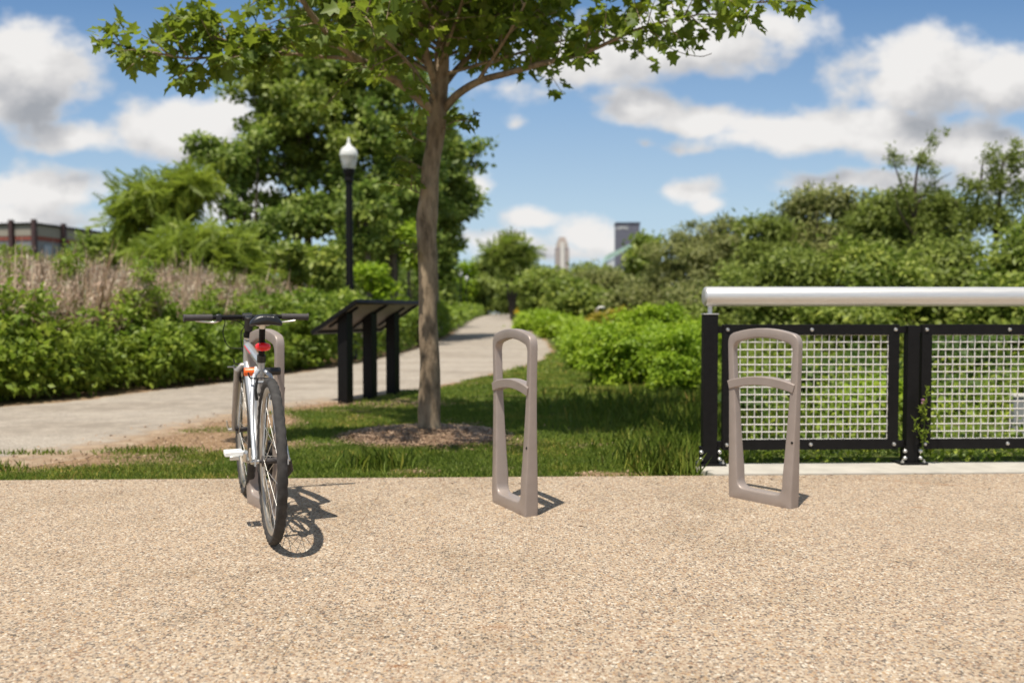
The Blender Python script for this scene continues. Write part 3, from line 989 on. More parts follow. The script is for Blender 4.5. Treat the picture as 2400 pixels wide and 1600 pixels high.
def wheel(cx, rear):
    m = MB()
    # rim: shallow box section ring
    prof = [(.312, -.010), (.308, -.012), (.296, -.010), (.288, -.004), (.288, .004), (.296, .010), (.308, .012), (.312, .010), (.306, .0)]
    n = 96
    rings = [[(r * math.cos(2 * PI * i / n), y, r * math.sin(2 * PI * i / n)) for r, y in prof] for i in range(n)]
    m.rings(rings, closed=True)
    w = m.build('wheel', M['rim'], bike, sharp=35, loc=(cx, 0, .35))
    # tyre with tread blocks
    n, k = 168, 16
    rings = []
    for i in range(n):
        a = 2 * PI * i / n
        ring = []
        for j in range(k):
            b = 2 * PI * j / k
            r = .0200
            edge = .5 < abs(math.sin(b)) < .97 and math.cos(b) > .1
            mid = math.cos(b) > .9
            if edge and (i % 4) in ((0, 1) if math.sin(b) > 0 else (2, 3)): r += .0026
            if mid and (i % 4) > 1: r += .0010
            q = .3285 + r * math.cos(b) * 1.04
            ring.append((q * math.cos(a), r * math.sin(b), q * math.sin(a)))
        rings.append(ring)
    m = MB(); m.rings(rings, closed=True)
    m.build('tyre', M['tyre'], w, smooth=True, sharp=25)
    hw = .034 if not rear else .032
    m = MB()
    ry = Matrix.Rotation(R(90), 4, 'X')
    m.lathe([(.008, -.062), (.008, -.040), (.023, -.038), (.023, -.033), (.014, -.028), (.013, .026), (.023, .031), (.023, .036), (.009, .038), (.008, .06)], 20, ry)
    m.build('hub', M['grip'], w)
    spoke_me = None
    ns = 28
    for s in range(ns):
        side = 1 if s % 2 else -1
        a = 2 * PI * s / ns
        cross = (1 if (s // 2) % 2 else -1) * R(62)
        p0 = Vector((.022 * math.cos(a + cross), side * hw, .022 * math.sin(a + cross)))
        p1 = Vector((.289 * math.cos(a), 0, .289 * math.sin(a)))
        m = MB(); m.tube([p0, p1], .0012, 6)
        m.build('spoke', M['spoke'], w)
    m = MB()
    m.tube([(0, .05, 0), (0, .085, 0)], .009, 12)
    mq = MB(); mq.tube([(0, -.05, 0), (0, -.078, 0)], .009, 12); mq.build('axle_nut', M['alloy'], w)
    if rear: m.tube([(0, .08, 0), (-.012, .088, .03), (-.02, .088, .062)], [.006, .006, .004], 8)
    else: m.tube([(0, .08, 0), (.0, .09, .02), (-.01, .094, .05)], [.006, .006, .004], 8)
    m.build('axle', M['alloy'], w)
    # pale makers' band with a red end on the rim
    for a0, a1 in ((R(196), R(234)), (R(20), R(52))):
        m = MB()
        pts = []
        for a in np.linspace(a0, a1, 16):
            pts.append([(.305 * math.cos(a), .0124, .305 * math.sin(a)), (.2965 * math.cos(a), .0112, .2965 * math.sin(a))])
        vs = [p for q in pts for p in q]
        m.add(vs, [(2 * i, 2 * i + 1, 2 * i + 3, 2 * i + 2) for i in range(15)])
        m.build('decal', M['white_pl'], w)
    m = MB()
    vs = []
    for a in np.linspace(R(235), R(240), 4):
        vs += [(.305 * math.cos(a), .0124, .305 * math.sin(a)), (.2965 * math.cos(a), .0112, .2965 * math.sin(a))]
    m.add(vs, [(2 * i, 2 * i + 1, 2 * i + 3, 2 * i + 2) for i in range(3)])
    m.build('red_decal', M['red_deco'], w)
    return w


wr = wheel(0, True)
wf = wheel(1.07, False)
BB = (.44, 0, .285)
ST = (.31, 0, .765)            # top of the seat tube
HT, HB = (.862, 0, .835), (.905, 0, .70)


def lerp(a, b, t): return tuple(a[i] + (b[i] - a[i]) * t for i in range(3))


m = MB()
m.tube([BB, ST], .0165, 16)
m.tube([lerp(HT, HB, .22), lerp(ST, BB, .045)], [.021, .0175], 16)
m.tube([lerp(HT, HB, .85), BB], [.0225, .0215], 16)
m.tube([HB, HT], .0225, 18)
m.tube([(BB[0], -.036, BB[2]), (BB[0], .036, BB[2])], .022, 18)
for s in (-1, 1):
    m.tube([(BB[0] - .02, s * .03, BB[2]), (.28, s * .045, .30), (.0, s * .066, .35)], [.012, .011, .0085], 12)
    m.tube(catmull([(.325, s * .008, .715), (.300, s * .024, .70), (.272, s * .040, .672), (.16, s * .060, .53), (.0, s * .068, .352)], 5), .0095, 12)
    m.box((-.002, s * .067, .352), (.035, .006, .04))
m.tube([(.262, -.036, .662), (.262, .036, .662)], .007, 8)
fr = m.build('frame', M['silver'], bike)
m = MB()
for s in (-1, 1):
    a, b = Vector(lerp(HT, HB, .24)), Vector(lerp(ST, BB, .05))
    off = Vector((0, s * .0185, .006))
    m.tube([a.lerp(b, .06) + off * 1.08, a.lerp(b, .5) + off], [.0042, .0035], 8)
m.build('stripe', M['red_deco'], fr)
# fork
m = MB()
m.tube([(.899, 0, .715), HB], .021, 14)
m.tube([(.905, -.052, .672), (.9, -.03, .70), (.9, .03, .70), (.905, .052, .672)], [.016, .018, .018, .016], 12)
for s in (-1, 1):
    m.tube(catmull([(.905, s * .052, .682), (.955, s * .056, .56), (1.02, s * .058, .43), (1.07, s * .058, .35)], 5), [.0155 - .0003 * k for k in range(16)], 12)
m.build('fork', pmat('grey_fork_paint', (.34, .315, .295), .35, .4, .08, 20), bike)
# seat
m = MB()
m.tube([(.3125, 0, .752), (.262, 0, .915)], .0136, 16)
sp = m.build('seat_post', M['black'], bike)
m = MB()
m.tube([(.3145, 0, .752), (.3055, 0, .782)], .0195, 16)
m.tube([(.30, -.012, .765), (.30, .012, .765)], .007, 8)
m.build('clamp', M['black_plastic'], sp)
m = MB()
m.tube([(.2645, 0, .905), (.259, 0, .924)], .0155, 14)
m.tube([(.262, -.022, .924), (.262, .022, .924)], .011, 12)
for s in (-1, 1):
    m.tube(catmull([(.35, s * .012, .928), (.30, s * .021, .919), (.22, s * .022, .919), (.15, s * .034, .938), (.135, s * .042, .952)], 4), .0036, 8)
m.build('saddle_rails', M['alloy'], sp)
rows = []
for x, hw, top, drop in ((.375, .012, .957, .020), (.355, .019, .962, .026), (.30, .024, .964, .030), (.245, .034, .964, .034), (.20, .052, .967, .044), (.16, .068, .972, .052),
                         (.13, .073, .973, .053), (.110, .068, .969, .046), (.098, .054, .960, .028)):
    ring = []
    for a in np.linspace(-1, 1, 11):
        y = hw * math.sin(a * PI / 2)
        z = top - drop * (1 - math.cos(a * PI / 2)) ** .9 - .004 * max(0, 1 - abs(a) * 5)
        ring.append((x, y, z))
    ring += [(x, hw * .93, top - drop - .006), (x, hw * .4, top - drop * .72 - .012), (x, -hw * .4, top - drop * .72 - .012), (x, -hw * .93, top - drop - .006)]
    rows.append(ring)
m = MB(); m.rings(rows)
sd = m.build('saddle', M['black_plastic'], bike, sharp=0, subsurf=1)
# worn pale lettering on the tail of the saddle: only strokes are left
m = MB()
for k, (y, w, h) in enumerate(((.030, .004, .006), (.024, .004, .005), (.018, .004, .008), (.012, .003, .005), (.004, .002, .002), (-.004, .004, .007), (-.010, .003, .005), (-.016, .004, .005), (-.022, .003, .006), (-.028, .004, .005))):
    m.box((.1030 + .04 * abs(y) ** 1.2, y, .955), (.004, w * .8, h * .7))
m.build('lettering', M['white_pl'], sd, smooth=False)
# tail light
m = MB()
rows = []
for x, s in ((.262, .55), (.256, .9), (.246, 1.0), (.232, .92), (.225, .6)):
    rows.append([(x + .0, .034 * s * math.copysign(abs(math.cos(a)) ** .75, math.cos(a)), .822 + .0195 * s * math.copysign(abs(math.sin(a)) ** .8, math.sin(a))) for a in np.linspace(0, 2 * PI, 28, endpoint=False)])
m.rings(rows)
tl = m.build('tail_light', M['red_lens'], bike, sharp=60)
m = MB(); m.tube([(.296, 0, .81), (.284, 0, .842)], .0185, 14); m.box((.27, 0, .824), (.03, .016, .016))
m.build('bracket', M['black_plastic'], tl)
# handlebar, stem
m = MB()
m.tube([(.855, 0, .845), (.826, 0, .945)], .0158, 16)
m.tube([(.8425, 0, .885), (.8265, 0, .943)], .0205, 16)
m.tube([(.832, 0, .925), (.895, 0, .951)], [.018, .0165], 14)
m.tube([(.897, -.024, .953), (.897, .024, .953)], .0205, 14)
m.lathe([(.019, 0), (.019, .008), (.012, .012)], 16, Matrix.Translation((.8255, 0, .944)) @ Matrix.Rotation(R(-19), 4, 'Y'))
stem = m.build('stem', M['black_plastic'], bike)
m = MB(); m.tube([(.8605, 0, .842), (.8575, 0, .851)], .0225, 18)
m.build('headset_ring', M['alloy'], stem)
m = MB(); m.tube([(.858, 0, .852), (.853, 0, .870)], .0235, 18)
m.tube([(.8485, 0, .8715), (.8435, 0, .8835)], .019, 18)
m.build('spacer', M['black'], stem)
m = MB()
m.tube(catmull([(.873, -.305, .953), (.885, -.16, .955), (.897, -.05, .953), (.897, .05, .953), (.885, .16, .951), (.873, .305, .949)], 5), .0125, 14)
hb = m.build('handlebar', M['black'], bike)
for s in (-1, 1):
    m = MB()
    m.tube([(.885 + .0, s * .172, .953 - s * .002), (.873, s * .304, .951 - s * .002)], [.0165, .0172], 18)
    m.tube([(.8725, s * .300, .951 - s * .002), (.8715, s * .309, .951 - s * .002)], .019, 18)
    m.build('grip', M['grip'], hb)
    m = MB()
    m.box((.888, s * .14, .948), (.034, .03, .034))
    m.tube([(.888, s * .125, .95), (.888, s * .155, .95)], .0175, 14)
    m.build('shifter', M['black_plastic'], hb, bevel=.004)
    m = MB()
    m.tube(catmull([(.90, s * .135, .936), (.93, s * .16, .925), (.93, s * .21, .928), (.925, s * .25, .934)], 4), [.006] * 6 + [.005] * 7, 10)
    m.build('brake_lever', M['alloy'], hb)
# cables
m = MB()
for pts in ([(.905, .13, .945), (.95, .105, .93), (.955, .115, .87), (.93, .09, .80), (.895, .022, .79)],
            [(.905, -.13, .945), (.96, -.05, .95), (.965, .02, .88), (.93, .025, .80), (.90, .022, .77)],
            [(.905, .12, .94), (.97, .04, .93), (.975, -.02, .87), (.95, -.02, .79), (.93, .0, .735)]):
    m.tube(catmull(pts, 8), .0025, 8)
m.build('cables', M['black'], bike)
# brakes
for nm, x, z, w, ax in (('rear_brake', .232, .640, .030, -1), ('front_brake', .935, .665, .03, 1)):
    m = MB()
    for s in (-1, 1):
        m.tube([(x, s * w, z - .055), (x, s * (w + .006), z - .01), (x, s * (w - .004), z + .045)], [.007, .006, .005], 8)
        m.box((x - .004 * ax, s * .0185, z - .03), (.055, .010, .010))
    m.tube([(x, -.032, z + .043), (x, .032, z + .043)], .0022, 6)
    m.tube(catmull([(x, .03, z + .043), (x, .058, z + .045), (x, .066, z + .07)], 4), .0035, 8)
    m.build('brake', M['black_plastic'], bike)
m = MB(); m.tube([(.955, -.02, .69), (.955, .095, .694)], .0035, 8); m.tube([(.955, .062, .694), (.948, .06, .67), (.94, .045, .64)], .004, 8)
m.tube([(.955, .058, .694), (.955, .068, .695)], .008, 8)
m.build('brake_noodle', M['alloy'], bike)
# cranks, pedals, chain drive
CA = R(158)
m = MB()
m.torus(.082, .0045, 60, 8, Matrix.Translation((BB[0], -.048, BB[2])), 1.0)
for k in range(5):
    a = 2 * PI * k / 5
    m.tube([(BB[0], -.048, BB[2]), (BB[0] + .08 * math.cos(a), -.048, BB[2] + .08 * math.sin(a))], [.012, .006], 8)
m.build('chainring', M['black'], bike)
for s in (-1, 1):
    dx, dz = math.cos(CA) * s, math.sin(CA) * s
    e = (BB[0] + dx * .17, s * .082, BB[2] + dz * .17)
    m = MB()
    m.tube([(BB[0], s * .045, BB[2]), (BB[0] + dx * .02, s * .066, BB[2] + dz * .02), (e[0], s * .076, e[2])], [.014, .012, .010], 10)
    ck = m.build('crank', M['alloy'], bike)
    m = MB()
    c = (e[0], s * .128, e[2])
    m.tube([(e[0], s * .08, e[2]), (e[0], s * .166, e[2])], .0085, 10)
    m.box((c[0] + .038, c[1], c[2]), (.014, .078, .021)); m.box((c[0] - .038, c[1], c[2]), (.014, .078, .021))
    m.box((c[0], c[1] - .034, c[2]), (.066, .012, .018)); m.box((c[0], c[1] + .034, c[2]), (.066, .012, .018))
    m.box((c[0], c[1], c[2]), (.064, .03, .02))
    pd = m.build('pedal', M['white_pl'], ck, bevel=.003)
    m = MB(); m.box((c[0] - .0475, c[1], c[2] - .017), (.012, .04, .018))
    m.build('reflector', M['alloy'], pd, bevel=.002)
m = MB()
for k, r in enumerate((.052, .045, .038, .031, .026)):
    m.torus(r, .0025, 40, 6, Matrix.Translation((0, -.036 - .004 * k, .35)))
    m.lathe([(.02, 0), (r, 0), (r, .002), (.02, .002)], 30, Matrix.Translation((0, -.036 - .004 * k, .35)) @ Matrix.Rotation(R(90), 4, 'X'))
m.build('cassette', M['grip'], bike)
m = MB()
m.tube([(.02, -.075, .34), (.03, -.085, .30), (.06, -.07, .27), (.10, -.052, .225)], [.013, .012, .010, .010], 10)
m.lathe([(.022, -.004), (.022, .004)], 16, Matrix.Translation((.05, -.05, .275)) @ Matrix.Rotation(R(90), 4, 'X'))
m.lathe([(.022, -.004), (.022, .004)], 16, Matrix.Translation((.10, -.05, .225)) @ Matrix.Rotation(R(90), 4, 'X'))
m.build('derailleur', M['black_plastic'], bike)
m = MB()
m.tube([(0, -.046, .396), (BB[0], -.048, BB[2] + .085)], .0042, 6)
m.tube([(.10, -.05, .205), (BB[0], -.048, BB[2] - .085)], .0042, 6)
m.build('chain', M['grip'], bike)

# lock: bar across the frame, shackle reaching to the rack
lock = empty('bicycle_lock', bike.matrix_basis @ Vector((.425, -.02, .70)), bike.rotation_euler.z)
tag(lock, 'U shaped bicycle lock with orange and black bar, hanging on the bicycle frame', 'bicycle lock')
m = MB(); m.tube([(0, .085, 0), (0, .082, 0), (0, .003, 0)], [.017, .0195, .0195], 18)
m.build('bar_sleeve', M['orange'], lock)
m = MB(); m.tube([(0, .003, 0), (0, -.075, 0), (0, -.080, 0)], [.0185, .0185, .016], 18)
m.build('lock_core', M['black_plastic'], lock)
m = MB(); m.tube(catmull([(0, .06, 0), (.10, .062, -.004), (.155, .045, -.008), (.17, -.01, -.008), (.155, -.06, -.008), (.10, -.078, -.004), (0, -.066, 0)], 6), .0075, 10)
m.build('shackle', M['black_plastic'], lock)
m = MB(); m.torus(.0215, .004, 24, 8, Matrix.Translation((0, .034, 0)) @ Matrix.Rotation(R(12), 4, 'X'), 2.0)
m.build('strap', M['white_pl'], lock)

# ---------------------------------------------------------------- mesh railing
A_F = math.atan(.034)
rail = empty('mesh_railing', FX(0, .29), A_F)
tag(rail, 'black steel railing with wire mesh panels and a thick silver handrail', 'railing')
ZB = .014
S0, S1, S2 = .165, 1.30, 2.56          # first post centre, second post centre, next post (local x)
p0 = at(1650, 695, 5.4).x - 1.1
m = MB()
prof = [(.02, 0), (.048, .004), (.060, .014), (.062, .03), (.062, 2.6)]
m.lathe(prof + [(.062, 7.5)], 40, Matrix.Translation((p0 + .0, 0, 1.078)) @ Matrix.Rotation(R(90), 4, 'Y'))
hr = m.build('handrail', M['steel'], rail, sharp=30)
pl = at(1667, 900, 5.38).x - 1.1
pm_ = at(2141, 900, 5.42).x - 1.1
pn = pm_ + (pm_ - pl) + .02
for k, (px_, tall) in enumerate(((pl, True), (pm_, False), (pn, False), (pn + 1.3, False))):
    m = MB()
    top = .965 if tall else .895
    w = .092 if tall else .075
    m.box((px_, 0, ZB + (top - ZB) / 2), (w, .06, top - ZB))
    po = m.build('post', M['black'], rail, smooth=False, bevel=.003)
    m = MB()
    m.box((px_, 0, ZB + .006), (w + .10, .13, .012))
    for s in (-1, 1):
        m.box((px_ + s * (w / 2 + .006), -.0, ZB + .06), (.010, .07, .11))
    m.build('base_plate', M['black'], po, smooth=False, bevel=.002)
    for s in (-1, 1):
        for z in (.04, .085):
            m = MB()
            m.lathe([(.014, 0), (.014, .006), (.009, .013), (.004, .015)], 10, Matrix.Translation((px_ + s * (w / 2 + .012), -.034, ZB + z)) @ Matrix.Rotation(R(90), 4, 'X'))
            m.build('bolt', M['alloy'], po)
        m = MB()
        m.lathe([(.011, 0), (.011, .010), (.005, .012), (.005, .022)], 6, Matrix.Translation((px_ + s * (w / 2 + .032), -.045, ZB + .012)))
        m.build('bolt', M['alloy'], po)
    if tall:
        m = MB(); m.box((px_, 0, top + .003), (.098, .066, .006))
        m.build('cap', M['steel'], po, smooth=False, bevel=.0015)
        m = MB(); m.tube([(px_, 0, top + .006), (px_, 0, 1.03)], .0145, 14)
        m.build('rail_stem', M['steel'], po)
Z0p, Z1p = .108, .902
PAN = [(at(1697, 900, 5.38).x - 1.1, at(2113, 900, 5.4).x - 1.1)]
wdt = PAN[0][1] - PAN[0][0]
x2 = at(2163, 900, 5.42).x - 1.1
PAN += [(x2, x2 + wdt), (x2 + wdt + .135, x2 + 2 * wdt + .135)]
SW = .066
for (xa, xb) in PAN:
    m = MB()
    D_ = .036
    m.box(((xa + xb) / 2, 0, Z1p - SW / 2), (xb - xa, D_, SW)); m.box(((xa + xb) / 2, 0, Z0p + SW / 2), (xb - xa, D_, SW))
    for x in (xa + SW / 2, xb - SW / 2):
        m.box((x, 0, (Z0p + Z1p) / 2), (SW, D_ - .001, Z1p - Z0p - 2 * SW))
    for z in (Z0p + SW / 2, Z1p - SW / 2):                # lugs to the posts
        m.box((xa - .022, 0, z), (.044, .02, .045)); m.box((xb + .022, 0, z), (.044, .02, .045))
    pf = m.build('panel_frame', M['black'], rail, smooth=False, bevel=.002)
    for x in (xa + .028, (xa + xb) / 2, xb - .028):
        for z in (Z0p + .033, Z1p - .033):
            m = MB()
            m.lathe([(.0125, 0), (.0125, .003), (.009, .008), (.003, .0095)], 14, Matrix.Translation((x, -D_ / 2, z)) @ Matrix.Rotation(R(90), 4, 'X'))
            m.build('bolt', M['alloy'], pf)
    m = MB()
    ax, bx, az, bz = xa + SW - .008, xb - SW + .008, Z0p + SW - .008, Z1p - SW + .008
    P_ = .0475
    nx, nz = int((bx - ax) / P_), int((bz - az) / P_)
    ox, oz = ax + ((bx - ax) - nx * P_) / 2, az + ((bz - az) - nz * P_) / 2
    XS = [ox + i * P_ for i in range(nx + 1)]; ZS = [oz + i * P_ for i in range(nz + 1)]
    for i, x in enumerate(XS):
        pts = [(x, .0033 * math.cos(PI * (j / 2 + i)), az + (oz - az) + (j / 2) * P_) for j in range(0, 2 * nz + 1)]
        m.tube([(x, 0, az)] + pts + [(x, 0, bz)], .0034, 6, False)
    for j, z in enumerate(ZS):
        pts = [(ox + (i / 2) * P_, -.0033 * math.cos(PI * (i / 2 + j)), z) for i in range(0, 2 * nx + 1)]
        m.tube([(ax, 0, z)] + pts + [(bx, 0, z)], .0039, 6, False)
    m.build('wire_mesh', M['wire'], pf, sharp=0)

# ---------------------------------------------------------------- reading board on three posts
brd = empty('information_board', (-1.71, 9.97, -.02), 0)
tag(brd, 'black tilted reading board on three square posts, seen from behind', 'information board')
al = Vector((.37, .93, 0)).normalized()
dn = Vector((-.93, .37, 0)).normalized()
rot = Matrix(((al.x, dn.x, 0, 0), (al.y, dn.y, 0, 0), (0, 0, 1, 0), (0, 0, 0, 1)))
inv = Matrix.Translation(brd.location).inverted()
for s in (0, .522, 1.057):
    b = Vector((-1.852, 9.47, 0)) + al * s
    m = MB()
    mt = inv @ Matrix.Translation((b.x, b.y, 0)) @ rot
    zt = 1.127 - .252 * .6 - .022
    hw = .062
    vs = [(sx * hw, sy * hw, -.05) for sx, sy in ((-1, -1), (1, -1), (1, 1), (-1, 1))] + [(sx * hw, sy * hw, zt - sy * hw * .6) for sx, sy in ((-1, -1), (1, -1), (1, 1), (-1, 1))]
    m.add(vs, [(3, 2, 1, 0), (4, 5, 6, 7), (0, 1, 5, 4), (1, 2, 6, 5), (2, 3, 7, 6), (3, 0, 4, 7)], mt)
    m.build('post', M['black'], brd, smooth=False, bevel=.004)
    m = MB()
    m.box((0, .02, zt - .02), (.03, .42, .03), mt @ Matrix.Translation((0, 0, 0)) @ Matrix.Translation((0, .02, zt - .02)) @ Matrix.Rotation(-math.atan(.6), 4, 'X') @ Matrix.Translation((0, -.02, -(zt - .02))))
    m.build('bracket', M['black'], brd, smooth=False)
Bc = Vector((-1.686, 9.215, 1.127))
tl_ = Matrix(((al.x, dn.x * .857, .515 * dn.x, Bc.x), (al.y, dn.y * .857, .515 * dn.y, Bc.y), (0, -.515, .857, Bc.z), (0, 0, 0, 1)))
m = MB()
Lb, Wb = 1.472, .684
for c, s in (((Lb / 2, .02, -.02), (Lb, .04, .045)), ((Lb / 2, Wb - .02, -.02), (Lb, .04, .045)), ((.02, Wb / 2, -.02), (.04, Wb - .08, .045)), ((Lb - .02, Wb / 2, -.02), (.04, Wb - .08, .045)), ((Lb / 2, Wb / 2, -.02), (.04, Wb - .08, .04))):
    m.box(c, s, inv @ tl_)
m.build('frame', M['black'], brd, smooth=False, bevel=.003)
m = MB(); m.box((Lb / 2, Wb / 2, -.012), (Lb - .07, Wb - .07, .012), inv @ tl_)
m.build('panel', M['under'], brd, smooth=False)
m = MB(); m.box((Lb / 2, Wb / 2, -.003), (Lb - .09, Wb - .09, .004), inv @ tl_)
m.build('reading_face', M['black'], brd, smooth=False)

# ---------------------------------------------------------------- street lamps
def make_lamp():
    root = empty('street_lamp')
    m = MB()
    m.lathe([(.20, 0), (.20, .06), (.17, .10), (.15, .35), (.11, .42), (.085, .50), (.082, 1.2), (.072, 3.5), (.072, 3.72), (.10, 3.75), (.10, 3.79), (.085, 3.80), (.09, 3.86), (.125, 3.93), (.125, 3.99), (.105, 4.0)], 24)
    m.build('pole', M['black'], root, sharp=35)
    m = MB()
    m.lathe([(.118, 4.0), (.135, 4.03), (.155, 4.12), (.178, 4.24), (.186, 4.27)], 32)
    m.build('globe', M['globe_glass'], root, sharp=50)
    m = MB()
    m.lathe([(.187, 4.265), (.19, 4.30), (.178, 4.36), (.145, 4.42), (.09, 4.465), (.06, 4.48), (.048, 4.51), (.034, 4.55), (.030, 4.59), (.022, 4.64), (.008, 4.66), (.001, 4.665)], 32, cap=False)
    m.build('globe_cap', M['globe_top'], root, sharp=60)
    return root


lamp = make_lamp()
lamp.location = (-3.42, 18, zg(18) - .02)
tag(lamp, 'tall black street lamp with acorn globe, behind the reading board', 'street lamp', 'street lamps along the path')
for x, Y, lab in ((-4.29, 60, 'distant black lamp post with its head in leaves, nearest of the far three'), (-4.92, 82, 'distant street lamp with white globe, the taller looking of two beyond the young tree'),
                  (-5.14, 97, 'farthest street lamp, small white globe beside the path')):
    c = copy_tree(lamp); c.location = (x, Y, zg(Y) - .02); c['label'] = lab

# ---------------------------------------------------------------- buildings and poles far off
bl = empty('warehouse', (-66.8, 120, .3), math.atan2(.2, -.98) - PI)
tag(bl, 'low flat roofed warehouse with beige panels behind the dry grass', 'warehouse')
mbg = pmat('beige_panel', (.30, .268, .222), .8, 0, .06, 3)
# local frame: -x runs along the front to the left, y runs back
m = MB()
m.box((-20, 16, 12.4), (40, 32, 1.6)); bw = m.build('wall', mbg, bl, smooth=False)
m = MB(); m.box((-20, 16, 11.3), (39.9, 31.9, .6)); m.build('red_band', pmat('red_brick', (.25, .07, .05), .8, 0, .15, 2), bl, smooth=False)
m = MB(); m.box((-20, 16, 5.5), (39.7, 31.7, 11)); m.build('lower_wall', pmat('grey_wall', (.22, .22, .23), .5, 0, .1, 1), bl, smooth=False)
m = MB(); m.box((-20, 16, 13.28), (40.5, 32.5, .3)); m.build('roof', M['black'], bl, smooth=False)
mp_ = pmat('dark_red_pier', (.06, .03, .03), .7, 0, .1, 2)
for k in range(8):
    m = MB(); m.box((-.0 - 3.7 * k if k else .0, -.22, 6.9), (.6, .5, 13.9)); m.build('pier', mp_, bl, smooth=False)
for k in range(1, 7):
    m = MB(); m.box((.22, 5.3 * k, 6.9), (.5, .6, 13.8)); m.build('pier', mp_, bl, smooth=False)
gl = pmat('pale_window', (.3, .33, .38), .15, 0, .1, 1)
for k in range(8):
    m = MB(); m.box((.0, 2.65 + 2.65 * k * 1.0 + (.35 if k % 2 else -.35), 9.2), (.12, 1.5, 2.4)); m.build('window', gl, bl, smooth=False)

# dark slab tower with white letters
tw = empty('office_tower', (at(1471, 600, 2400).x, 2400, 0), R(-4))
tag(tw, 'dark slab skyscraper with white letters near the roof', 'skyscraper')
wtw = 67; htw = .97 + 211 / 2000 * 2400
t = NT('dark_tower_facade')
wv_ = t.n('ShaderNodeTexBrick'); wv_.inputs['Scale'].default_value = .25
tcn_ = t.n('ShaderNodeTexCoord'); mp = t.n('ShaderNodeMapping'); mp.inputs['Rotation'].default_value = (R(90), 0, 0)
t.l(tcn_.outputs['Object'], mp.inputs[0]); t.l(mp.outputs[0], wv_.inputs['Vector'])
wv_.inputs['Color1'].default_value = (.10, .10, .135, 1); wv_.inputs['Color2'].default_value = (.13, .13, .17, 1); wv_.inputs['Mortar'].default_value = (.19, .185, .22, 1)
t.bsdf(wv_.outputs['Color'], .5, 0, .4)
m = MB(); m.box((0, 30, htw / 2), (wtw, 60, htw)); m.build('wall', t.m, tw, smooth=False)
m = MB(); m.box((0, 30, htw + .0), (wtw + 3, 63, 5)); m.build('roof', pmat('dark_crown', (.06, .06, .085), .6, 0, .1, .1), tw, smooth=False)
cu = bpy.data.curves.new('letters', 'FONT'); cu.body = 'UPMC'; cu.size = 13; cu.extrude = .4; cu.align_x = 'CENTER'
tmp = bpy.data.objects.new('letters', cu); link(tmp)
bpy.context.view_layer.update()
me = bpy.data.meshes.new_from_object(tmp)
bpy.data.objects.remove(tmp)
me.materials.clear(); me.materials.append(M['white_pl'])
lo = obj('letters', me, tw, (-15, -.6, htw - 18)); lo.rotation_euler = (R(90), 0, 0)
# pale stepped tower
t2 = empty('stepped_tower', (at(1318, 600, 2200).x, 2200, 0), R(0))
tag(t2, 'pale stepped skyscraper with narrowing crown above the far trees', 'skyscraper')
ps = pmat('pale_stone', (.46, .39, .35), .8, 0, .08, .08); pd_ = pmat('shaded_stone', (.30, .26, .27), .8, 0, .08, .08); pw = pmat('white_stone', (.68, .64, .60), .8, 0, .06, .08)
m = MB(); m.box((0, 17, 85), (35, 34, 170)); m.build('wall', pd_, t2, smooth=False)
m = MB(); m.box((0, 17, 176), (29, 30, 14)); m.box((0, 17, 187), (23, 24, 10)); m.box((0, 17, 195), (16, 17, 7)); m.build('crown', ps, t2, smooth=False)
m = MB(); m.box((0, -1, 92), (11, 2.4, 184)); m.build('bay', pw, t2, smooth=False)
for s in (-1, 1):
    m = MB(); m.box((s * 13, -.6, 82), (5, 1.4, 164)); m.build('bay', ps, t2, smooth=False)
# hall with a sloping green roof
hl = empty('exhibition_hall', (at(1450, 620, 1500).x, 1500, 0))
tag(hl, 'pale hall with a sloping green edged roof in front of the dark skyscraper', 'hall')
m = MB()
zz = lambda y: .97 + (735 - y) / 2000 * 1500
xx = lambda x: (x - 1450) / 2000 * 1500
vs = [(xx(1424), 0, 0), (xx(1440), 0, 0), (xx(1440), 0, zz(605)), (xx(1424), 0, zz(613))]
n = len(vs)
m.add(vs + [(a, 40, c) for a, b, c in vs], [(0, 1, 2, 3), (7, 6, 5, 4)] + [(i, i + n, (i + 1) % n + n, (i + 1) % n) for i in range(n)])
m.build('wall', pmat('pale_hall_wall', (.6, .62, .66), .7, 0, .06, .1), hl, smooth=False)
m = MB()
vs = [(xx(1416), -2, zz(614)), (xx(1432), -2, zz(606)), (xx(1490), -2, zz(576)), (xx(1490), -2, zz(566)), (xx(1424), -2, zz(597))]
n = len(vs)
m.add(vs + [(a, 44, c) for a, b, c in vs], [tuple(range(n)), tuple(range(2 * n - 1, n - 1, -1))] + [(i, i + n, (i + 1) % n + n, (i + 1) % n) for i in range(n)])
m.build('roof', pmat('green_copper', (.34, .48, .42), .6, 0, .08, .1), hl, smooth=False)
ob = empty('office_block', (at(1148, 600, 600).x, 600, 0))
tag(ob, 'pale blue office block low behind the trees left of the pole', 'office block')
m = MB(); m.box((0, 8, 19.5), (11, 16, 39)); m.build('wall', pmat('pale_blue_wall', (.5, .56, .62), .5, 0, .05, .3), ob, smooth=False)
for k in range(3):
    m = MB(); m.box((-3.4 + 3.4 * k, -.1, 30), (2.2, .3, 16)); m.build('window', gl, ob, smooth=False)
up = empty('utility_pole', (at(1209, 600, 150).x, 150, .8))
tag(up, 'wooden utility pole with crossarms above the distant trees', 'utility pole')
m = MB(); m.lathe([(.16, 0), (.12, 14.9)], 10); m.build('pole', M['grey_bark'], up)
for z, wd in ((14.3, 3.2), (13.4, 2.6)):
    m = MB(); m.box((0, -.14, z), (wd, .14, .16)); ca = m.build('crossarm', M['grey_bark'], up, smooth=False)
    for k in range(4):
        m = MB(); m.lathe([(.05, 0), (.07, .1), (.04, .22)], 8, Matrix.Translation((-wd / 2 + .15 + k * (wd - .3) / 3, -.14, z + .08))); m.build('insulator', M['under'], ca)
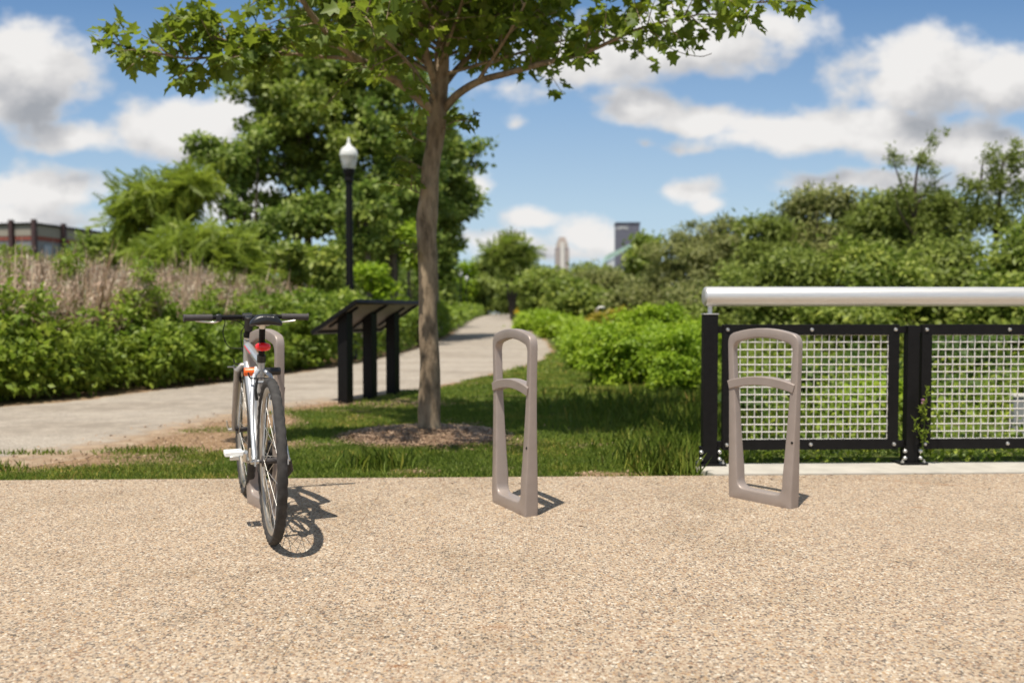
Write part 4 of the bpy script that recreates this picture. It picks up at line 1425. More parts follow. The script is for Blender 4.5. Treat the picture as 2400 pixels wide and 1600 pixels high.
wp = empty('wooden_post', (at(1398, 770, 28).x, 28, 0))
tag(wp, 'weathered wooden post with a small pale bracket among the bushes', 'post')
m = MB(); m.box((0, 0, .55), (.11, .11, 1.14)); m.build('post', pmat('weathered_wood', (.33, .25, .18), .85, 0, .2, 8), wp, smooth=False, bevel=.01)
m = MB(); m.tube(catmull([(0, -.02, 1.10), (.08, -.05, 1.17), (.2, -.05, 1.19), (.24, -.05, 1.15)], 4), .03, 8); m.build('bracket', M['wire'], wp)
gp = empty('grey_post', (at(2386, 1000, 6.4).x, 6.4, -.05))
tag(gp, 'short grey marker post behind the second mesh panel', 'marker post')
m = MB(); m.box((0, 0, .19), (.095, .06, .42)); m.build('post', pmat('grey_marker', (.24, .25, .26), .6, 0, .1, 20), gp, smooth=False, bevel=.008)
m = MB(); m.box((0, 0, .405), (.11, .075, .02)); m.build('cap', M['wire'], gp, smooth=False, bevel=.004)
# ---------------------------------------------------------------- the young plane tree in front
tree = empty('plane_tree', at(1008, 1014, 7.0))
tree.location.z = -.02
tag(tree, 'young plane tree with mottled bark in a ring of mulch, nearest of all trees', 'tree')
T0 = tree.location
loc_ = lambda pts: [tuple(at(*p) - T0) for p in pts]
TR = catmull(loc_([(1008, 1022, 7), (1007, 985, 7), (1006, 850, 7), (1003, 700, 7), (1001, 590, 7), (1001, 505, 7), (1008, 420, 7), (1019, 325, 7), (1026, 255, 7), (1036, 130, 7), (1047, 0, 7.02), (1058, -200, 7.05), (1048, -420, 7.1), (1056, -620, 7.1)]), 8)
rr = np.interp(np.arange(len(TR)) / 8, [0, .5, 1, 2, 3, 4, 5, 6, 7, 8, 9, 10, 11, 12, 13], [.125, .108, .093, .082, .078, .080, .088, .074, .074, .078, .055, .041, .03, .018, .008])
m = MB()
N_ = 22
rng2 = np.random.default_rng(3)
m.tube(TR, list(rr), N_)
# lumps on the trunk
m.v = [tuple(Vector(p) + Vector((math.sin(p[2] * 9 + p[0] * 40) * .005, 0, 0)) + (Vector(p) - Vector((TR[min(range(len(TR)), key=lambda i: abs(TR[i][2] - p[2]))]))).normalized() * (.010 * (vnoise(p[0] * 9 + 3, p[2] * 3 + p[1] * 9, 1, 5) - .5) + .004 * (vnoise(p[0] * 30, p[2] * 14 + p[1] * 30, 1, 6) - .5))) for p in m.v]
m.build('trunk', M['plane_bark'], tree, sharp=0)

LF = []      # leaf anchors


def sprout(pts, r0, r1, twigs, tl, first=.15, seed=0, wood=True, per=9, spread=1.0, droop=.25):
    """a limb with leafy twigs along it"""
    rg = np.random.default_rng(seed)
    twigs = int(twigs * 1.25) if twigs > 5 else twigs
    P = np.array(catmull(pts, 6))
    if wood:
        mm = MB()
        mm.tube([tuple(p) for p in P], list(np.linspace(r0, r1, len(P))), 10)
    seg = np.linalg.norm(np.diff(P, axis=0), axis=1); cl = np.concatenate([[0], np.cumsum(seg)]); L = cl[-1]
    for k in range(twigs + 1):
        s = (first + (1 - first) * (k + rg.random() * .8) / max(twigs, 1)) * L if k < twigs else L * .999
        s = min(s, L * .999)
        i = np.searchsorted(cl, s) - 1
        a = P[i] + (P[i + 1] - P[i]) * ((s - cl[i]) / seg[i])
        tdir = unit(P[i + 1] - P[i])
        side = unit(np.cross(tdir, rg.normal(size=3)))
        ln = tl * (.55 + .7 * rg.random()) * (1 if k < twigs else .7)
        d = unit(tdir * (.55 if k < twigs else 2) + side * spread + np.array([0, 0, .22]))
        b1 = a + d * ln * .5 + np.array([0, 0, -.02 * ln])
        b2 = a + d * ln + np.array([0, 0, -droop * ln * .3]) + rg.normal(size=3) * .06 * ln
        tw = mm if wood else MB()
        tw.tube([tuple(a), tuple(b1), tuple(b2)], [.0055, .0041, .0019], 5, False)
        if not wood: tw.build('twig', M['plane_bark'], tree, sharp=0)
        nl = int(per * 1.35 * (.7 + .6 * rg.random()))
        for j in range(nl):
            t = .18 + .82 * (j + rg.random() * .6) / nl
            p = (1 - t) ** 2 * a + 2 * t * (1 - t) * b1 + t * t * b2
            sd = unit(np.cross(d, np.array([0, 0, 1.0])) * (1 if j % 2 else -1) + d * .5 + rg.normal(size=3) * .45 + np.array([0, 0, -.15]))
            p2 = p + sd * (.03 + .04 * rg.random())
            LF.append((p2, unit(sd + np.array([0, 0, -.15 - .35 * rg.random()]) + rg.normal(size=3) * .25), unit(np.array([0, 0, 1.0]) + rg.normal(size=3) * .48), .062 + .058 * rg.random()))

    if wood: mm.build('limb', M['plane_bark'], tree, sharp=0)

L1 = loc_([(1019, 268, 7), (962, 213, 6.8), (900, 172, 6.6), (830, 133, 6.3), (775, 85, 6.1), (725, 28, 5.9), (690, -40, 5.7), (640, -120, 5.5)])
sprout(L1, .040, .012, 14, .40, .30, 1, droop=.35)
sprout(loc_([(858, 148, 6.42), (800, 136, 6.35), (755, 134, 6.3), (690, 128, 6.2), (600, 127, 6.1), (530, 132, 6.0), (440, 137, 5.9), (370, 125, 5.8), (315, 116, 5.75), (285, 108, 5.7)]), .017, .004, 26, .25, .26, 2, per=8, spread=.8)
sprout(loc_([(690, 128, 6.2), (620, 118, 6.15), (555, 102, 6.1), (500, 85, 6.05), (460, 66, 6.0), (430, 52, 6.0)]), .010, .004, 17, .22, .2, 3, per=8, spread=.8)
R1 = loc_([(1036, 262, 7), (1072, 222, 6.9), (1125, 190, 6.8), (1190, 172, 6.6), (1260, 152, 6.4), (1330, 136, 6.3), (1400, 112, 6.2), (1460, 84, 6.1), (1540, 55, 6.0), (1640, 34, 5.9)])
sprout(R1, .035, .005, 15, .28, .40, 4, per=9, spread=.85)
sprout(loc_([(1040, 200, 7), (1082, 150, 7.15), (1140, 98, 7.3), (1195, 42, 7.4), (1235, -40, 7.5), (1270, -130, 7.6)]), .028, .008, 13, .42, .18, 5)
sprout(loc_([(1120, 190, 6.8), (1160, 130, 6.6), (1195, 75, 6.4), (1225, 20, 6.2), (1250, -40, 6.1)]), .016, .006, 9, .34, .15, 6)
sprout(loc_([(1021, 205, 7), (1001, 130, 6.8), (985, 60, 6.6), (966, -10, 6.4), (940, -90, 6.2)]), .032, .010, 12, .46, .2, 7)
sprout(loc_([(1046, 20, 7), (1120, -42, 6.7), (1260, -70, 6.4), (1420, -50, 6.15), (1570, -22, 5.95), (1680, 0, 5.8), (1760, 6, 5.7), (1815, 4, 5.6)]), .030, .004, 20, .34, .22, 8, per=10)
sprout(loc_([(1049, -40, 7), (960, -95, 6.7), (850, -100, 6.45), (760, -75, 6.3), (690, -45, 6.15), (620, -18, 6.0)]), .026, .005, 9, .24, .2, 9)
sprout(loc_([(1032, 170, 7), (950, 90, 7.3), (870, 30, 7.6), (790, -40, 7.9), (730, -110, 8.2)]), .028, .007, 14, .50, .18, 10)
sprout(loc_([(1024, 240, 7), (985, 180, 6.6), (930, 120, 6.1), (880, 70, 5.7), (840, 20, 5.4)]), .018, .006, 10, .42, .25, 12)
sprout(loc_([(1030, 180, 7), (930, 125, 7.5), (840, 85, 7.9), (770, 50, 8.2)]), .02, .006, 8, .4, .2, 13)
sprout(loc_([(1040, 90, 7), (1000, 20, 6.3), (960, -60, 5.8), (930, -130, 5.3)]), .022, .007, 9, .45, .2, 14)
rg = np.random.default_rng(31)
for k in range(20):
    a = Vector(at(1030 + k * .9, 180 - k * 12, 7) - T0)
    az = k * 2.399 + .3
    ln = 1.0 + .6 * rg.random()
    d = Vector((math.cos(az) * 1.15, math.sin(az), .46 + .25 * rg.random())).normalized()
    sprout([tuple(a + d * ln * t + Vector((rg.normal() * .05, rg.normal() * .05, -.10 * t * t))) for t in (0, .33, .66, 1)], .016, .005, 12, .40, .16, 300 + k, per=11)
# upper and rear limbs: they carry the part of the crown above the picture and its shade
rg = np.random.default_rng(77)
for k in range(17):
    z = 3.5 + 1.8 * k / 17
    i = min(range(len(TR)), key=lambda q: abs(TR[q][2] - z))
    a = Vector(TR[i])
    az = k * 2.399 + .6
    ln = (2.5 if z < 4.4 else 1.9) * (.75 + .4 * rg.random())
    d = Vector((math.cos(az) * 1.1, math.sin(az) * .9, .52 + .15 * rg.random())).normalized()
    pts = [tuple(a + d * ln * t + Vector((rg.normal() * .07, rg.normal() * .07, -.12 * (t * ln / 2) ** 2))) for t in (0, .25, .5, .75, 1)]
    sprout(pts, .024, .006, 8, .45, .2, 100 + k, per=8)
sprout([tuple(p) for p in TR[-34:]], .01, .01, 20, .5, .05, 200, wood=False)
# a few shoots low on the trunk
for (px, py, ln) in ((985, 330, .26), (992, 395, .2), (975, 450, .2), (960, 590, .10), (985, 590, .08), (1040, 300, .2)):
    a = np.array(at(px, py, 6.95) - T0)
    sprout([tuple(a + np.array([.06, .05, .0])), tuple(a), tuple(a + np.array([-.08 if px < 1000 else .08, -.05, .04]))], .004, .003, 2 if ln > .15 else 1, ln, .3, px, per=7 if ln > .15 else 3)
# bare twig hanging at the right
m = MB(); m.tube(catmull(loc_([(1520, 82, 6.0), (1548, 100, 5.98), (1590, 122, 5.96), (1640, 133, 5.95), (1668, 126, 5.95)]), 4), .0028, 5)
m.build('bare_twig', M['grey_bark'], tree)
Pn, Dn, Nn, Sz = (np.array([l[i] for l in LF]) for i in range(4))
obj('crown', leaves('plane_crown', Pn, Dn, Nn, Sz, Sz * .98, M['plane_leaf'], T_LOBED, np.clip(RNG.normal(.45, .22, len(Pn)), 0, 1)), tree)


# ---------------------------------------------------------------- trees, bushes behind
def px_ell(px, py, rx, rz, Y, root, depth=1.0, dy=0.0):
    """an ellipsoid of the crown from its size on the photo at distance Y, in the tree's own space"""
    c = at(px, py, Y + dy)
    k = (Y + dy) / 2000
    return (c.x - root.x, c.y - root.y, c.z - root.z, rx * k, max(rx, rz) * k * .8 * depth, rz * k)


def plant(name, label, cat, base, ells, mat, nc, cr, per, L, W, template=T_DIAMOND, trunk=None, bark='grey_bark', group=None, shell=.5, up=.5, droop=.25, limbs=5, seed=0):
    x, Y = base
    root = empty(name, (x, Y, zg(Y) - .05))
    tag(root, label, cat, group)
    E = [px_ell(*e[:4], e[4] if len(e) > 4 else Y, root.location, *(e[5:] if len(e) > 5 else ())) for e in ells]
    P, D, N, rn = crown_np(E, nc, cr, per, shell=shell, up=up, droop=droop)
    keep = P[:, 2] > .02
    P, D, N, rn = P[keep], D[keep], N[keep], rn[keep]
    l = L * (.65 + .7 * RNG.random(len(P)))
    obj('crown' if trunk else 'foliage', leaves(name + '_leaves', P, D, N, l, l * W, mat, template, rn), root)
    rg = np.random.default_rng(seed + int(abs(x * 100)))
    big = max(E, key=lambda e: e[3] * e[5])
    top = Vector((big[0], big[1], big[2] + big[5] * .5))
    m = MB()
    if trunk:
        r = trunk
        pts = [Vector((0, 0, -.05)), Vector((rg.normal() * r, rg.normal() * r, top.z * .35)), Vector((big[0] * .6, big[1] * .6, big[2])), top]
        m.tube(catmull(pts, 5), list(np.linspace(r, r * .2, 16)), 9)
        m.build('trunk', M[bark], root, sharp=0)
        for k in range(limbs):
            e = E[k % len(E)]
            d = rdir(1)[0]
            b = Vector((e[0] + d[0] * e[3] * .75, e[1] + d[1] * e[4] * .75, e[2] + abs(d[2]) * e[5] * .8))
            a = Vector(pts[1]).lerp(pts[2], .2 + .7 * rg.random())
            mid = (a + b) / 2 + Vector((0, 0, -.08 * (b - a).length))
            m = MB()
            m.tube(catmull([a, mid, b], 4), list(np.linspace(r * .42, r * .1, 9)), 7)
            m.build('limb', M[bark], root, sharp=0)
    else:
        for k in range(7):
            e = E[k % len(E)]
            d = rdir(1)[0]
            b = Vector((e[0] + d[0] * e[3] * .6, e[1] + d[1] * e[4] * .6, e[2] + abs(d[2]) * e[5] * .7))
            a = Vector((e[0] * .7 + rg.normal() * .1, e[1] * .7 + rg.normal() * .1, 0))
            m.tube([a, (a + b) / 2 + Vector((rg.normal() * .04, 0, .05)), b], [.012, .009, .004], 6)
        m.build('stems', M['dark_bark'], root, sharp=0)
    return root


def X_(px, Y): return at(px, 735, Y).x


G = 'leafy trees left of the path'
plant('leafy_tree', 'tall dense green tree with pointed top, behind the nearest street lamp', 'tree', (X_(730, 27), 27),
      [(720, 340, 170, 210, 27), (635, 215, 85, 130, 27), (590, 135, 48, 62, 27), (760, 180, 140, 130, 27.5), (590, 400, 85, 60, 26), (640, 500, 70, 70, 26)],
      M['leaf_mid'], 210, .38, 105, .19, .62, trunk=.17, group=G, limbs=9)
plant('leafy_tree', 'side tree with low branch reaching left over the yellow green sumac', 'tree', (X_(575, 25), 25),
      [(490, 345, 58, 30, 25), (545, 375, 60, 38, 25), (590, 330, 42, 32, 25), (560, 470, 45, 50, 25), (610, 560, 60, 70, 24)],
      M['leaf_dark'], 62, .34, 100, .17, .62, trunk=.10, bark='dark_bark', group=G, limbs=7)
plant('leafy_tree', 'broad dark green tree right behind the young plane tree trunk', 'tree', (X_(890, 28), 28),
      [(900, 330, 140, 230, 28), (860, 160, 130, 120, 28), (970, 420, 90, 160, 27), (800, 480, 90, 90, 26), (860, 560, 90, 70, 26)],
      M['leaf_dark'], 190, .46, 120, .20, .62, trunk=.18, group=G, limbs=9)
plant('leafy_tree', 'dark tree at right end of the tall group, with loose outer sprays', 'tree', (X_(1030, 31), 31),
      [(1035, 420, 62, 150, 31), (1060, 480, 52, 90, 31), (1085, 345, 22, 16, 31), (1115, 385, 12, 8, 31), (1120, 350, 10, 10, 31), (1010, 300, 50, 60, 31), (1060, 380, 36, 40, 31)],
      M['leaf_dark'], 110, .40, 110, .20, .62, trunk=.13, group=G, limbs=7)
for px, Y, H in ((848, 24, 4.0), (872, 27, 4.2), (905, 29, 4.0), (955, 30, 4.2), (930, 33, 4.2), (700, 25, 3.6)):
    plant('slender_tree', {848: 'pale slender trunk just right of the nearest street lamp', 872: 'thin grey trunk between the lamp and the young plane tree', 905: 'thin brown trunk in the shade of the tall trees, third from the lamp',
                           955: 'pale thin trunk just left of the young plane tree', 930: 'dark thin trunk deep among the tall trees', 700: 'thin dark trunk left of the nearest street lamp'}[px],
          'tree', (X_(px, Y), Y), [(px + 4, 735 - (H - .97) * 2000 / Y - 20, 45, 50, Y), (px - 10, 735 - (H - 1.9) * 2000 / Y, 30, 26, Y)], M['leaf_dark'], 26, .4, 110, .19, .62, trunk=.075 if px != 848 else .11, group='slender trunks under the tall trees', limbs=3)
for px, py, rx, rz, Y, lab in ((760, 620, 62, 46, 20, 'bright yellow green sapling left of the lamp pole under the tall trees'), (880, 640, 52, 40, 22, 'bright sapling behind the reading board'), (690, 610, 50, 60, 21, 'leafy sapling at the foot of the tall pointed tree'),
                               (970, 560, 34, 40, 24, 'yellow leaved sapling beside the young plane trunk'), (992, 650, 44, 66, 34, 'bright sapling right of the young plane trunk, at the path side')):
    plant('sapling', lab, 'sapling', (X_(px, Y), Y), [(px, py, rx * .7, rz * .8, Y), (px + 12, py + 45, rx * .6, rz * .6, Y)], M['leaf_mid' if px in (760, 690) else 'leaf_bright'], 20, .22, 60, .15, .6, group='saplings under the tall trees')
# dark wood behind, closing the gaps at the foot of the tall trees
P, D, N, rn = crown_np([(-8.6, 36, 2.0, 2.8, 1.5, 1.9), (-6.2, 37, 2.2, 2.2, 1.5, 2.1), (-6.6, 34, 1.6, 2.2, 1.2, 1.5), (-5.6, 43, 2.2, 1.7, 3, 2.0), (-6.9, 52, 2.4, 1.8, 6, 2.2)], 240, .6, 130)
tag(obj('wood', leaves('wood', P, D, N, .24, .15, M['leaf_dark'], T_DIAMOND, rn * .8)), kind='stuff')

# sumac with long feathered leaves
def fronds(name, label, base, ells, n, mat, L=.55, trunk=.06, cat='tree', group=None):
    x, Y = base
    root = empty(name, (x, Y, zg(Y) - .05)); tag(root, label, cat, group)
    E = [px_ell(*e[:4], e[4], root.location) for e in ells]
    P, D, N, rn = crown_np(E, n, .28, 9, shell=.4, droop=.45, out=.4, up=.9)
    hz = np.clip((P[:, 2] - P[:, 2].min()) / np.ptp(P[:, 2]), 0, 1)
    obj('crown', leaves(name + '_leaves', P, D, N, L * (.7 + .5 * RNG.random(len(P))), .62 * L, mat, T_FROND, np.clip(rn * .75 + .42 * hz ** 2 * RNG.random(len(P)), 0, 1)), root)
    for e in E:
        m = MB(); m.tube(catmull([(0, 0, 0), (e[0] * .5, e[1] * .5, e[2] * .55), (e[0], e[1], e[2]), (e[0] * 1.1, e[1], e[2] + e[5] * .5)], 4), list(np.linspace(trunk, .012, 13)), 8); m.build('trunk', M['dark_bark'], root)
    return root


fronds('sumac_tree', 'yellow green sumac with orange seed heads, left of the tall trees', (X_(370, 21), 21), [(365, 470, 78, 42, 21), (310, 510, 45, 42, 21), (440, 440, 52, 38, 21), (475, 425, 30, 24, 21.5)], 150, M['leaf_sumac'], .46)
fronds('sumac_tree', 'pale green sumac with feathery leaves, in front of the yellow green one', (X_(430, 18), 18), [(430, 575, 80, 46, 18), (520, 575, 60, 46, 18), (390, 610, 60, 40, 17.5), (560, 640, 70, 50, 18)], 170, M['leaf_sumac'], .40)
plant('shrub', 'dark green shrub in front of the warehouse wall', 'shrub', (X_(215, 23), 23), [(225, 588, 42, 24, 23), (180, 606, 34, 18, 23), (265, 580, 44, 34, 23), (240, 620, 70, 34, 23)], M['leaf_mid'], 60, .34, 110, .16, .6)
plant('shrub', 'small green shrub at the left end of the warehouse', 'shrub', (X_(35, 22), 22), [(32, 602, 26, 18, 22), (-10, 610, 36, 22, 22), (60, 622, 36, 18, 22)], M['leaf_mid'], 34, .3, 100, .15, .6)

# green bank along the far side of the path
Ps, Ds, Ns, Rs, Ls = [], [], [], [], []


def bank(n, y0, y1, depth, H, leaf, seed, side=-1, d0=.12):
    rg_ = np.random.default_rng(seed)
    Y = y0 + (y1 - y0) * rg_.random(n) ** 1.15
    u = rg_.random(n)
    d = d0 + depth * u ** 1.6
    X = (XL(Y) - d) if side < 0 else (XR(Y) + d)
    hmax = H * (.62 + .7 * fnoise(X, Y, .9, seed)) * np.clip((d + .12) / .42, 0, 1) ** .6
    t = rg_.random(n)
    z = hmax * np.where(rg_.random(n) < .62, 1 - .28 * t ** 2, t)
    P = np.stack([X, Y, zgv(Y) + np.maximum(z, .03)], -1)
    tow = np.stack([np.full(n, .55 * -side), np.full(n, -.55), np.full(n, .75)], -1)
    N = unit(tow + rdir(n) * .75)
    D = unit(np.stack([rg_.normal(size=n), rg_.normal(size=n), rg_.normal(.15, .6, n)], -1) + tow * .3)
    Ps.append(P); Ds.append(D); Ns.append(N)
    Rs.append(np.clip(.22 + .5 * fnoise(X, Y, .5, seed + 4) + rg_.normal(0, .15, n), 0, 1)); Ls.append(leaf * (.6 + .8 * rg_.random(n)))


rg = np.random.default_rng(404)
E = []
for k in range(640):
    Y = 6.3 + 10.5 * rg.random() ** 1.1
    d = .22 + 2.3 * rg.random() ** 1.3
    X = float(XL(Y)) - d
    hh = (.62 + 1.05 * float(fnoise(X, Y, .7, 41))) * min(1, .50 + d * .55) * (.65 + .6 * rg.random())
    w_ = .15 + .13 * rg.random()
    E.append((X, Y, hh * .55, w_, w_, hh * .5))
TALL = [(x, y, z * 1.12, a * .7, b * .7, c * 1.15) for i, (x, y, z, a, b, c) in enumerate(E) if i % 4 == 0]
P, D, N, rn = crown_np(TALL, len(TALL) * 8, .10, 26, shell=.45, up=.4, out=.7, droop=.5)
kp = P[:, 2] > .0
tag(obj('tall_weeds', leaves('tall_weeds', P[kp], D[kp], N[kp], .12 * (.5 + .8 * RNG.random(kp.sum())), .03, M['leaf_sumac'], T_SLIM, rn[kp] * .8)), kind='stuff')
E = [e for i, e in enumerate(E) if i % 4]
P, D, N, rn = crown_np(E, 480 * 7, .115, 22, shell=.35, up=.7, out=.5)
kp = P[:, 2] > .0
P, D, N, rn = P[kp], D[kp], N[kp], rn[kp]
Ps.append(P); Ds.append(D); Ns.append(N); Rs.append(np.clip(rn * .6 + .55 * fnoise(P[:, 0], P[:, 1], .9, 44) - .1, 0, 1)); Ls.append(.085 * (.6 + .8 * RNG.random(len(P))))
bank(16000, 15, 34, 2.4, 1.15, .13, 43)
bank(7000, 30, 110, 3.0, 1.1, .3, 45)
tag(obj('undergrowth', leaves('undergrowth', *(np.concatenate(q) for q in (Ps, Ds, Ns, Ls)), np.concatenate(Ls) * .62, M['weed'], T_DIAMOND, np.concatenate(Rs))), kind='stuff')
Ps, Ds, Ns, Rs, Ls = [], [], [], [], []
bank(9000, 19, 110, 1.6, .62, .16, 51, 1, .35)
tag(obj('verge_plants', leaves('verge_plants', *(np.concatenate(q) for q in (Ps, Ds, Ns, Ls)), np.concatenate(Ls) * .5, M['leaf_bright'], T_DIAMOND, np.concatenate(Rs))), kind='stuff')

# dry grass behind the bank
n = 17000
Y = 8.5 + 10.5 * RNG.random(n)
d = 1.3 + 4.4 * RNG.random(n) ** 1.2
X = XL(Y) - d
kill = (fnoise(X, Y, .9, 61) < .36)
X, Y, d = X[~kill], Y[~kill], d[~kill]
hh = (1.52 + .20 * np.clip(d - 1.3, 0, 2) / 2 * 1.6) * (.66 + .40 * RNG.random(len(X)) + .22 * RNG.random(len(X)) ** 6) * (.8 + .4 * fnoise(X, Y, .8, 63)) * np.interp(X, [-5.2, -4.0], [1, .72])
P, Dd, N, h, w = blades(X, Y, hh, .005 * np.ones(len(X)), .16)
tag(obj('dry_grass', leaves('dry_grass', P, Dd, N, h, w, M['dry'], T_STALK, np.clip(RNG.normal(.45, .22, len(X)), 0, 1))), kind='stuff')
k = 20
sel = RNG.random(len(X)) < .8
Pb = np.repeat(P[sel], k, 0); Db = np.repeat(Dd[sel], k, 0); hb_ = np.repeat(h[sel], k)
t_ = .55 + .45 * RNG.random(len(Pb)) ** .7
Ph = Pb + Db * (hb_ * t_)[:, None] - np.array([0, 0, 1]) * (.12 * hb_ * t_ ** 3)[:, None] + RNG.normal(size=Pb.shape) * .03
tag(obj('seed_heads', leaves('seed_heads', Ph, unit(Db + RNG.normal(size=Pb.shape) * .55), unit(RNG.normal(size=Pb.shape)), (.08 * (.6 + .8 * RNG.random(len(Ph)))), .013, M['dry_head'], T_SLIM)), kind='stuff')

# bushes right of the path
G = 'bright bushes right of the path'
for px, py, rx, rz, Y, mat, lab in (
        (1480, 830, 120, 72, 12.2, 'leaf_bright', 'large bright green bush between the middle rack and the railing post'),
        (1590, 860, 70, 78, 10.6, 'leaf_bright', 'bright bush half in shade next to the left railing post'),
        (1385, 818, 50, 42, 15.5, 'leaf_bright', 'bright green bush at the right edge of the lawn, left end of its row'),
        (1640, 815, 60, 60, 13.5, 'leaf_bright', 'bright bush directly behind the left railing post'),
        (1530, 770, 90, 45, 16.5, 'leaf_bright', 'bright green bush behind the large one, below the willows'),
        (1442, 765, 44, 34, 24, 'leaf_yellow', 'yellowing round bush beside the weathered wooden post'),
        (1310, 775, 36, 26, 30, 'leaf_bright', 'low bright bush by the path bend, right of the middle rack top'),
        (1262, 762, 34, 22, 40, 'leaf_bright', 'small bright bush at the far right path edge')):
    plant('bush', lab, 'bush', (X_(px, Y), Y), [(px, py, rx, rz, Y), (px - rx * .45, py + rz * .3, rx * .6, rz * .75, Y, .8, -.2), (px + rx * .45, py + rz * .25, rx * .6, rz * .8, Y, .8, .1)] + [(px + rx * q * .9, py - rz * (.85 - .5 * q * q) - rz * .12 * math.sin(px + 9 * q), rx * .13, rz * .22, Y, 1.2, .3 * math.sin(px * q)) for q in (-.9, -.62, -.35, -.05, .2, .48, .75, .95)],
          M[mat], int(62 + rx * .5), .010 * Y + .02, 190, .0047 * Y, .64, group=G, up=.8)
# yellow flowers in the verge
for px, py, lab in ((1211, 731, 'yellow flower head at the far end of the path, left one'), (1253, 737, 'yellow flower head above the right verge, right one')):
    f = empty('yellow_flowers', (X_(px, 55), 55, zg(55))); tag(f, lab, 'flowers', 'yellow flowers in the verge')
    zt = at(px, py, 55).z - zg(55)
    m = MB(); m.tube([(0, 0, -.1), (.04, 0, zt)], .02, 6); m.build('stem', M['weed'], f)
    n = 60
    P = RNG.normal(size=(n, 3)) * np.array([.1, .08, .09]) + np.array([.04, 0, zt])
    obj('blossom', leaves('blossom', P, rdir(n), rdir(n), .1, .07, M['flower_y']), f)

# trees on the right bank
G = 'willows and scrub trees on the right bank'
plant('round_tree', 'small round dark tree touching the dark skyscraper', 'tree', (X_(1500, 60), 60), [(1512, 585, 24, 26, 60), (1500, 615, 26, 30, 60)], M['leaf_mid'], 40, .6, 90, .4, .6, trunk=.16)
for px, base, ells, mat, nc, lab, tr in (
        (1600, 36, [(1580, 625, 58, 84, 36), (1640, 590, 66, 82, 36), (1545, 690, 50, 50, 36), (1610, 700, 90, 60, 36)], 'leaf_willow', 170, 'grey green willow right of the dark skyscraper', .14),
        (1700, 32, [(1690, 580, 62, 78, 32), (1720, 640, 80, 90, 32), (1650, 660, 60, 80, 32)], 'leaf_willow', 150, 'feathery willow left above the silver handrail end', .13),
        (1790, 26, [(1790, 560, 44, 60, 26), (1800, 640, 80, 80, 26), (1760, 690, 70, 60, 26)], 'leaf_olive', 120, 'green scrub tree with a small knob top above the handrail', .09),
        (1935, 27, [(1890, 500, 46, 55, 27), (1960, 470, 62, 45, 27), (2010, 510, 60, 60, 27), (1930, 570, 120, 70, 27), (1950, 650, 130, 70, 27)], 'leaf_willow', 190, 'wide grey green willow with two tops, in the middle of the right bank', .13),
        (2090, 25, [(2060, 520, 60, 66, 25), (2120, 500, 56, 60, 25), (2190, 520, 60, 64, 25), (2110, 600, 120, 70, 25)], 'leaf_olive', 170, 'olive tree with uneven top left of the sparse dark tree', .11)):
    plant('willow_tree', lab, 'tree', (X_(px, base), base), ells, M[mat], int(nc * .8), .40, 110, .21, .32, T_SLIM, trunk=tr, bark='dark_bark', group=G, droop=.5, limbs=6)


def sparse(label, base, twigs, sprays, r0, name='sparse_tree'):
    """open tree: bare limbs drawn through points, leaf sprays at their ends"""
    x, Y = base
    root = empty(name, (x, Y, zg(Y) - .05)); tag(root, label, 'tree', 'open trees with bare limbs')
    o = root.location
    first = True
    for pts, ra, rb in twigs:
        q = catmull([at(px, py, Y + dy) - o for px, py, dy in pts], 5)
        if first: q[0] = (q[0][0], q[0][1], 0)
        m = MB(); m.tube(q, list(np.linspace(ra, rb, len(q))), 8)
        m.build('trunk' if first else 'limb', M['dark_bark'], root, sharp=0)
        first = False
    sprays = list(sprays) + [(px + 6 * math.sin(px), py, 9, 16) for pts, ra, rb in twigs for (px, py, dy) in pts[1::2] if py < 560]
    E = [px_ell(px, py, rx, rz, Y, o, .6) for px, py, rx, rz in sprays]
    P, D, N, rn = crown_np(E, len(E) * 9, .17, 34, shell=.75, droop=.2, up=.1)
    P = P + RNG.normal(size=P.shape) * np.array([.03, .03, .09])
    obj('crown', leaves('sparse_leaves', P, D, N, .12 * (.7 + .6 * RNG.random(len(P))), .05, M['leaf_olive'], T_SLIM, rn), root)


sparse('tall thin tree with three leafy tips rising above the right bank', (X_(2150, 24), 24),
       [([(2150, 800, 0), (2148, 560, 0), (2145, 440, 0), (2158, 370, 0), (2185, 330, .3)], .07, .012), ([(2146, 520, 0), (2115, 440, 0), (2098, 390, 0), (2092, 365, 0)], .035, .008),
        ([(2148, 480, 0), (2190, 430, .2), (2230, 405, .3)], .03, .008), ([(2148, 560, 0), (2110, 500, -.3), (2095, 440, -.3)], .03, .006)],
       [(2098, 375, 20, 22), (2125, 415, 16, 18), (2168, 372, 20, 20), (2178, 400, 14, 14), (2198, 322, 24, 13), (2195, 470, 40, 40), (2120, 470, 24, 30), (2230, 480, 30, 34), (2160, 520, 50, 40)], .07)
sparse('open dark tree with crooked bare limbs at the far right', (X_(2325, 22), 22),
       [([(2332, 830, 0), (2330, 620, 0), (2340, 520, 0), (2345, 440, 0), (2352, 380, 0), (2385, 345, 0)], .085, .015), ([(2328, 650, 0), (2290, 600, 0), (2262, 570, 0), (2250, 510, .2), (2240, 470, .2)], .05, .01),
        ([(2336, 560, 0), (2380, 520, 0), (2420, 490, 0)], .04, .012), ([(2342, 440, 0), (2375, 405, 0), (2430, 370, 0)], .03, .01), ([(2280, 520, .2), (2298, 440, .2), (2303, 385, .2), (2320, 360, .2)], .045, .008),
        ([(2262, 570, 0), (2280, 530, .2), (2290, 470, .2)], .04, .02)],
       [(2380, 370, 30, 22), (2335, 420, 22, 40), (2390, 450, 26, 36), (2300, 500, 30, 44), (2350, 510, 26, 40), (2270, 450, 24, 30), (2395, 540, 30, 26), (2330, 370, 16, 14), (2260, 520, 26, 26)], .085)
G = 'thicket trees behind the mesh railing'
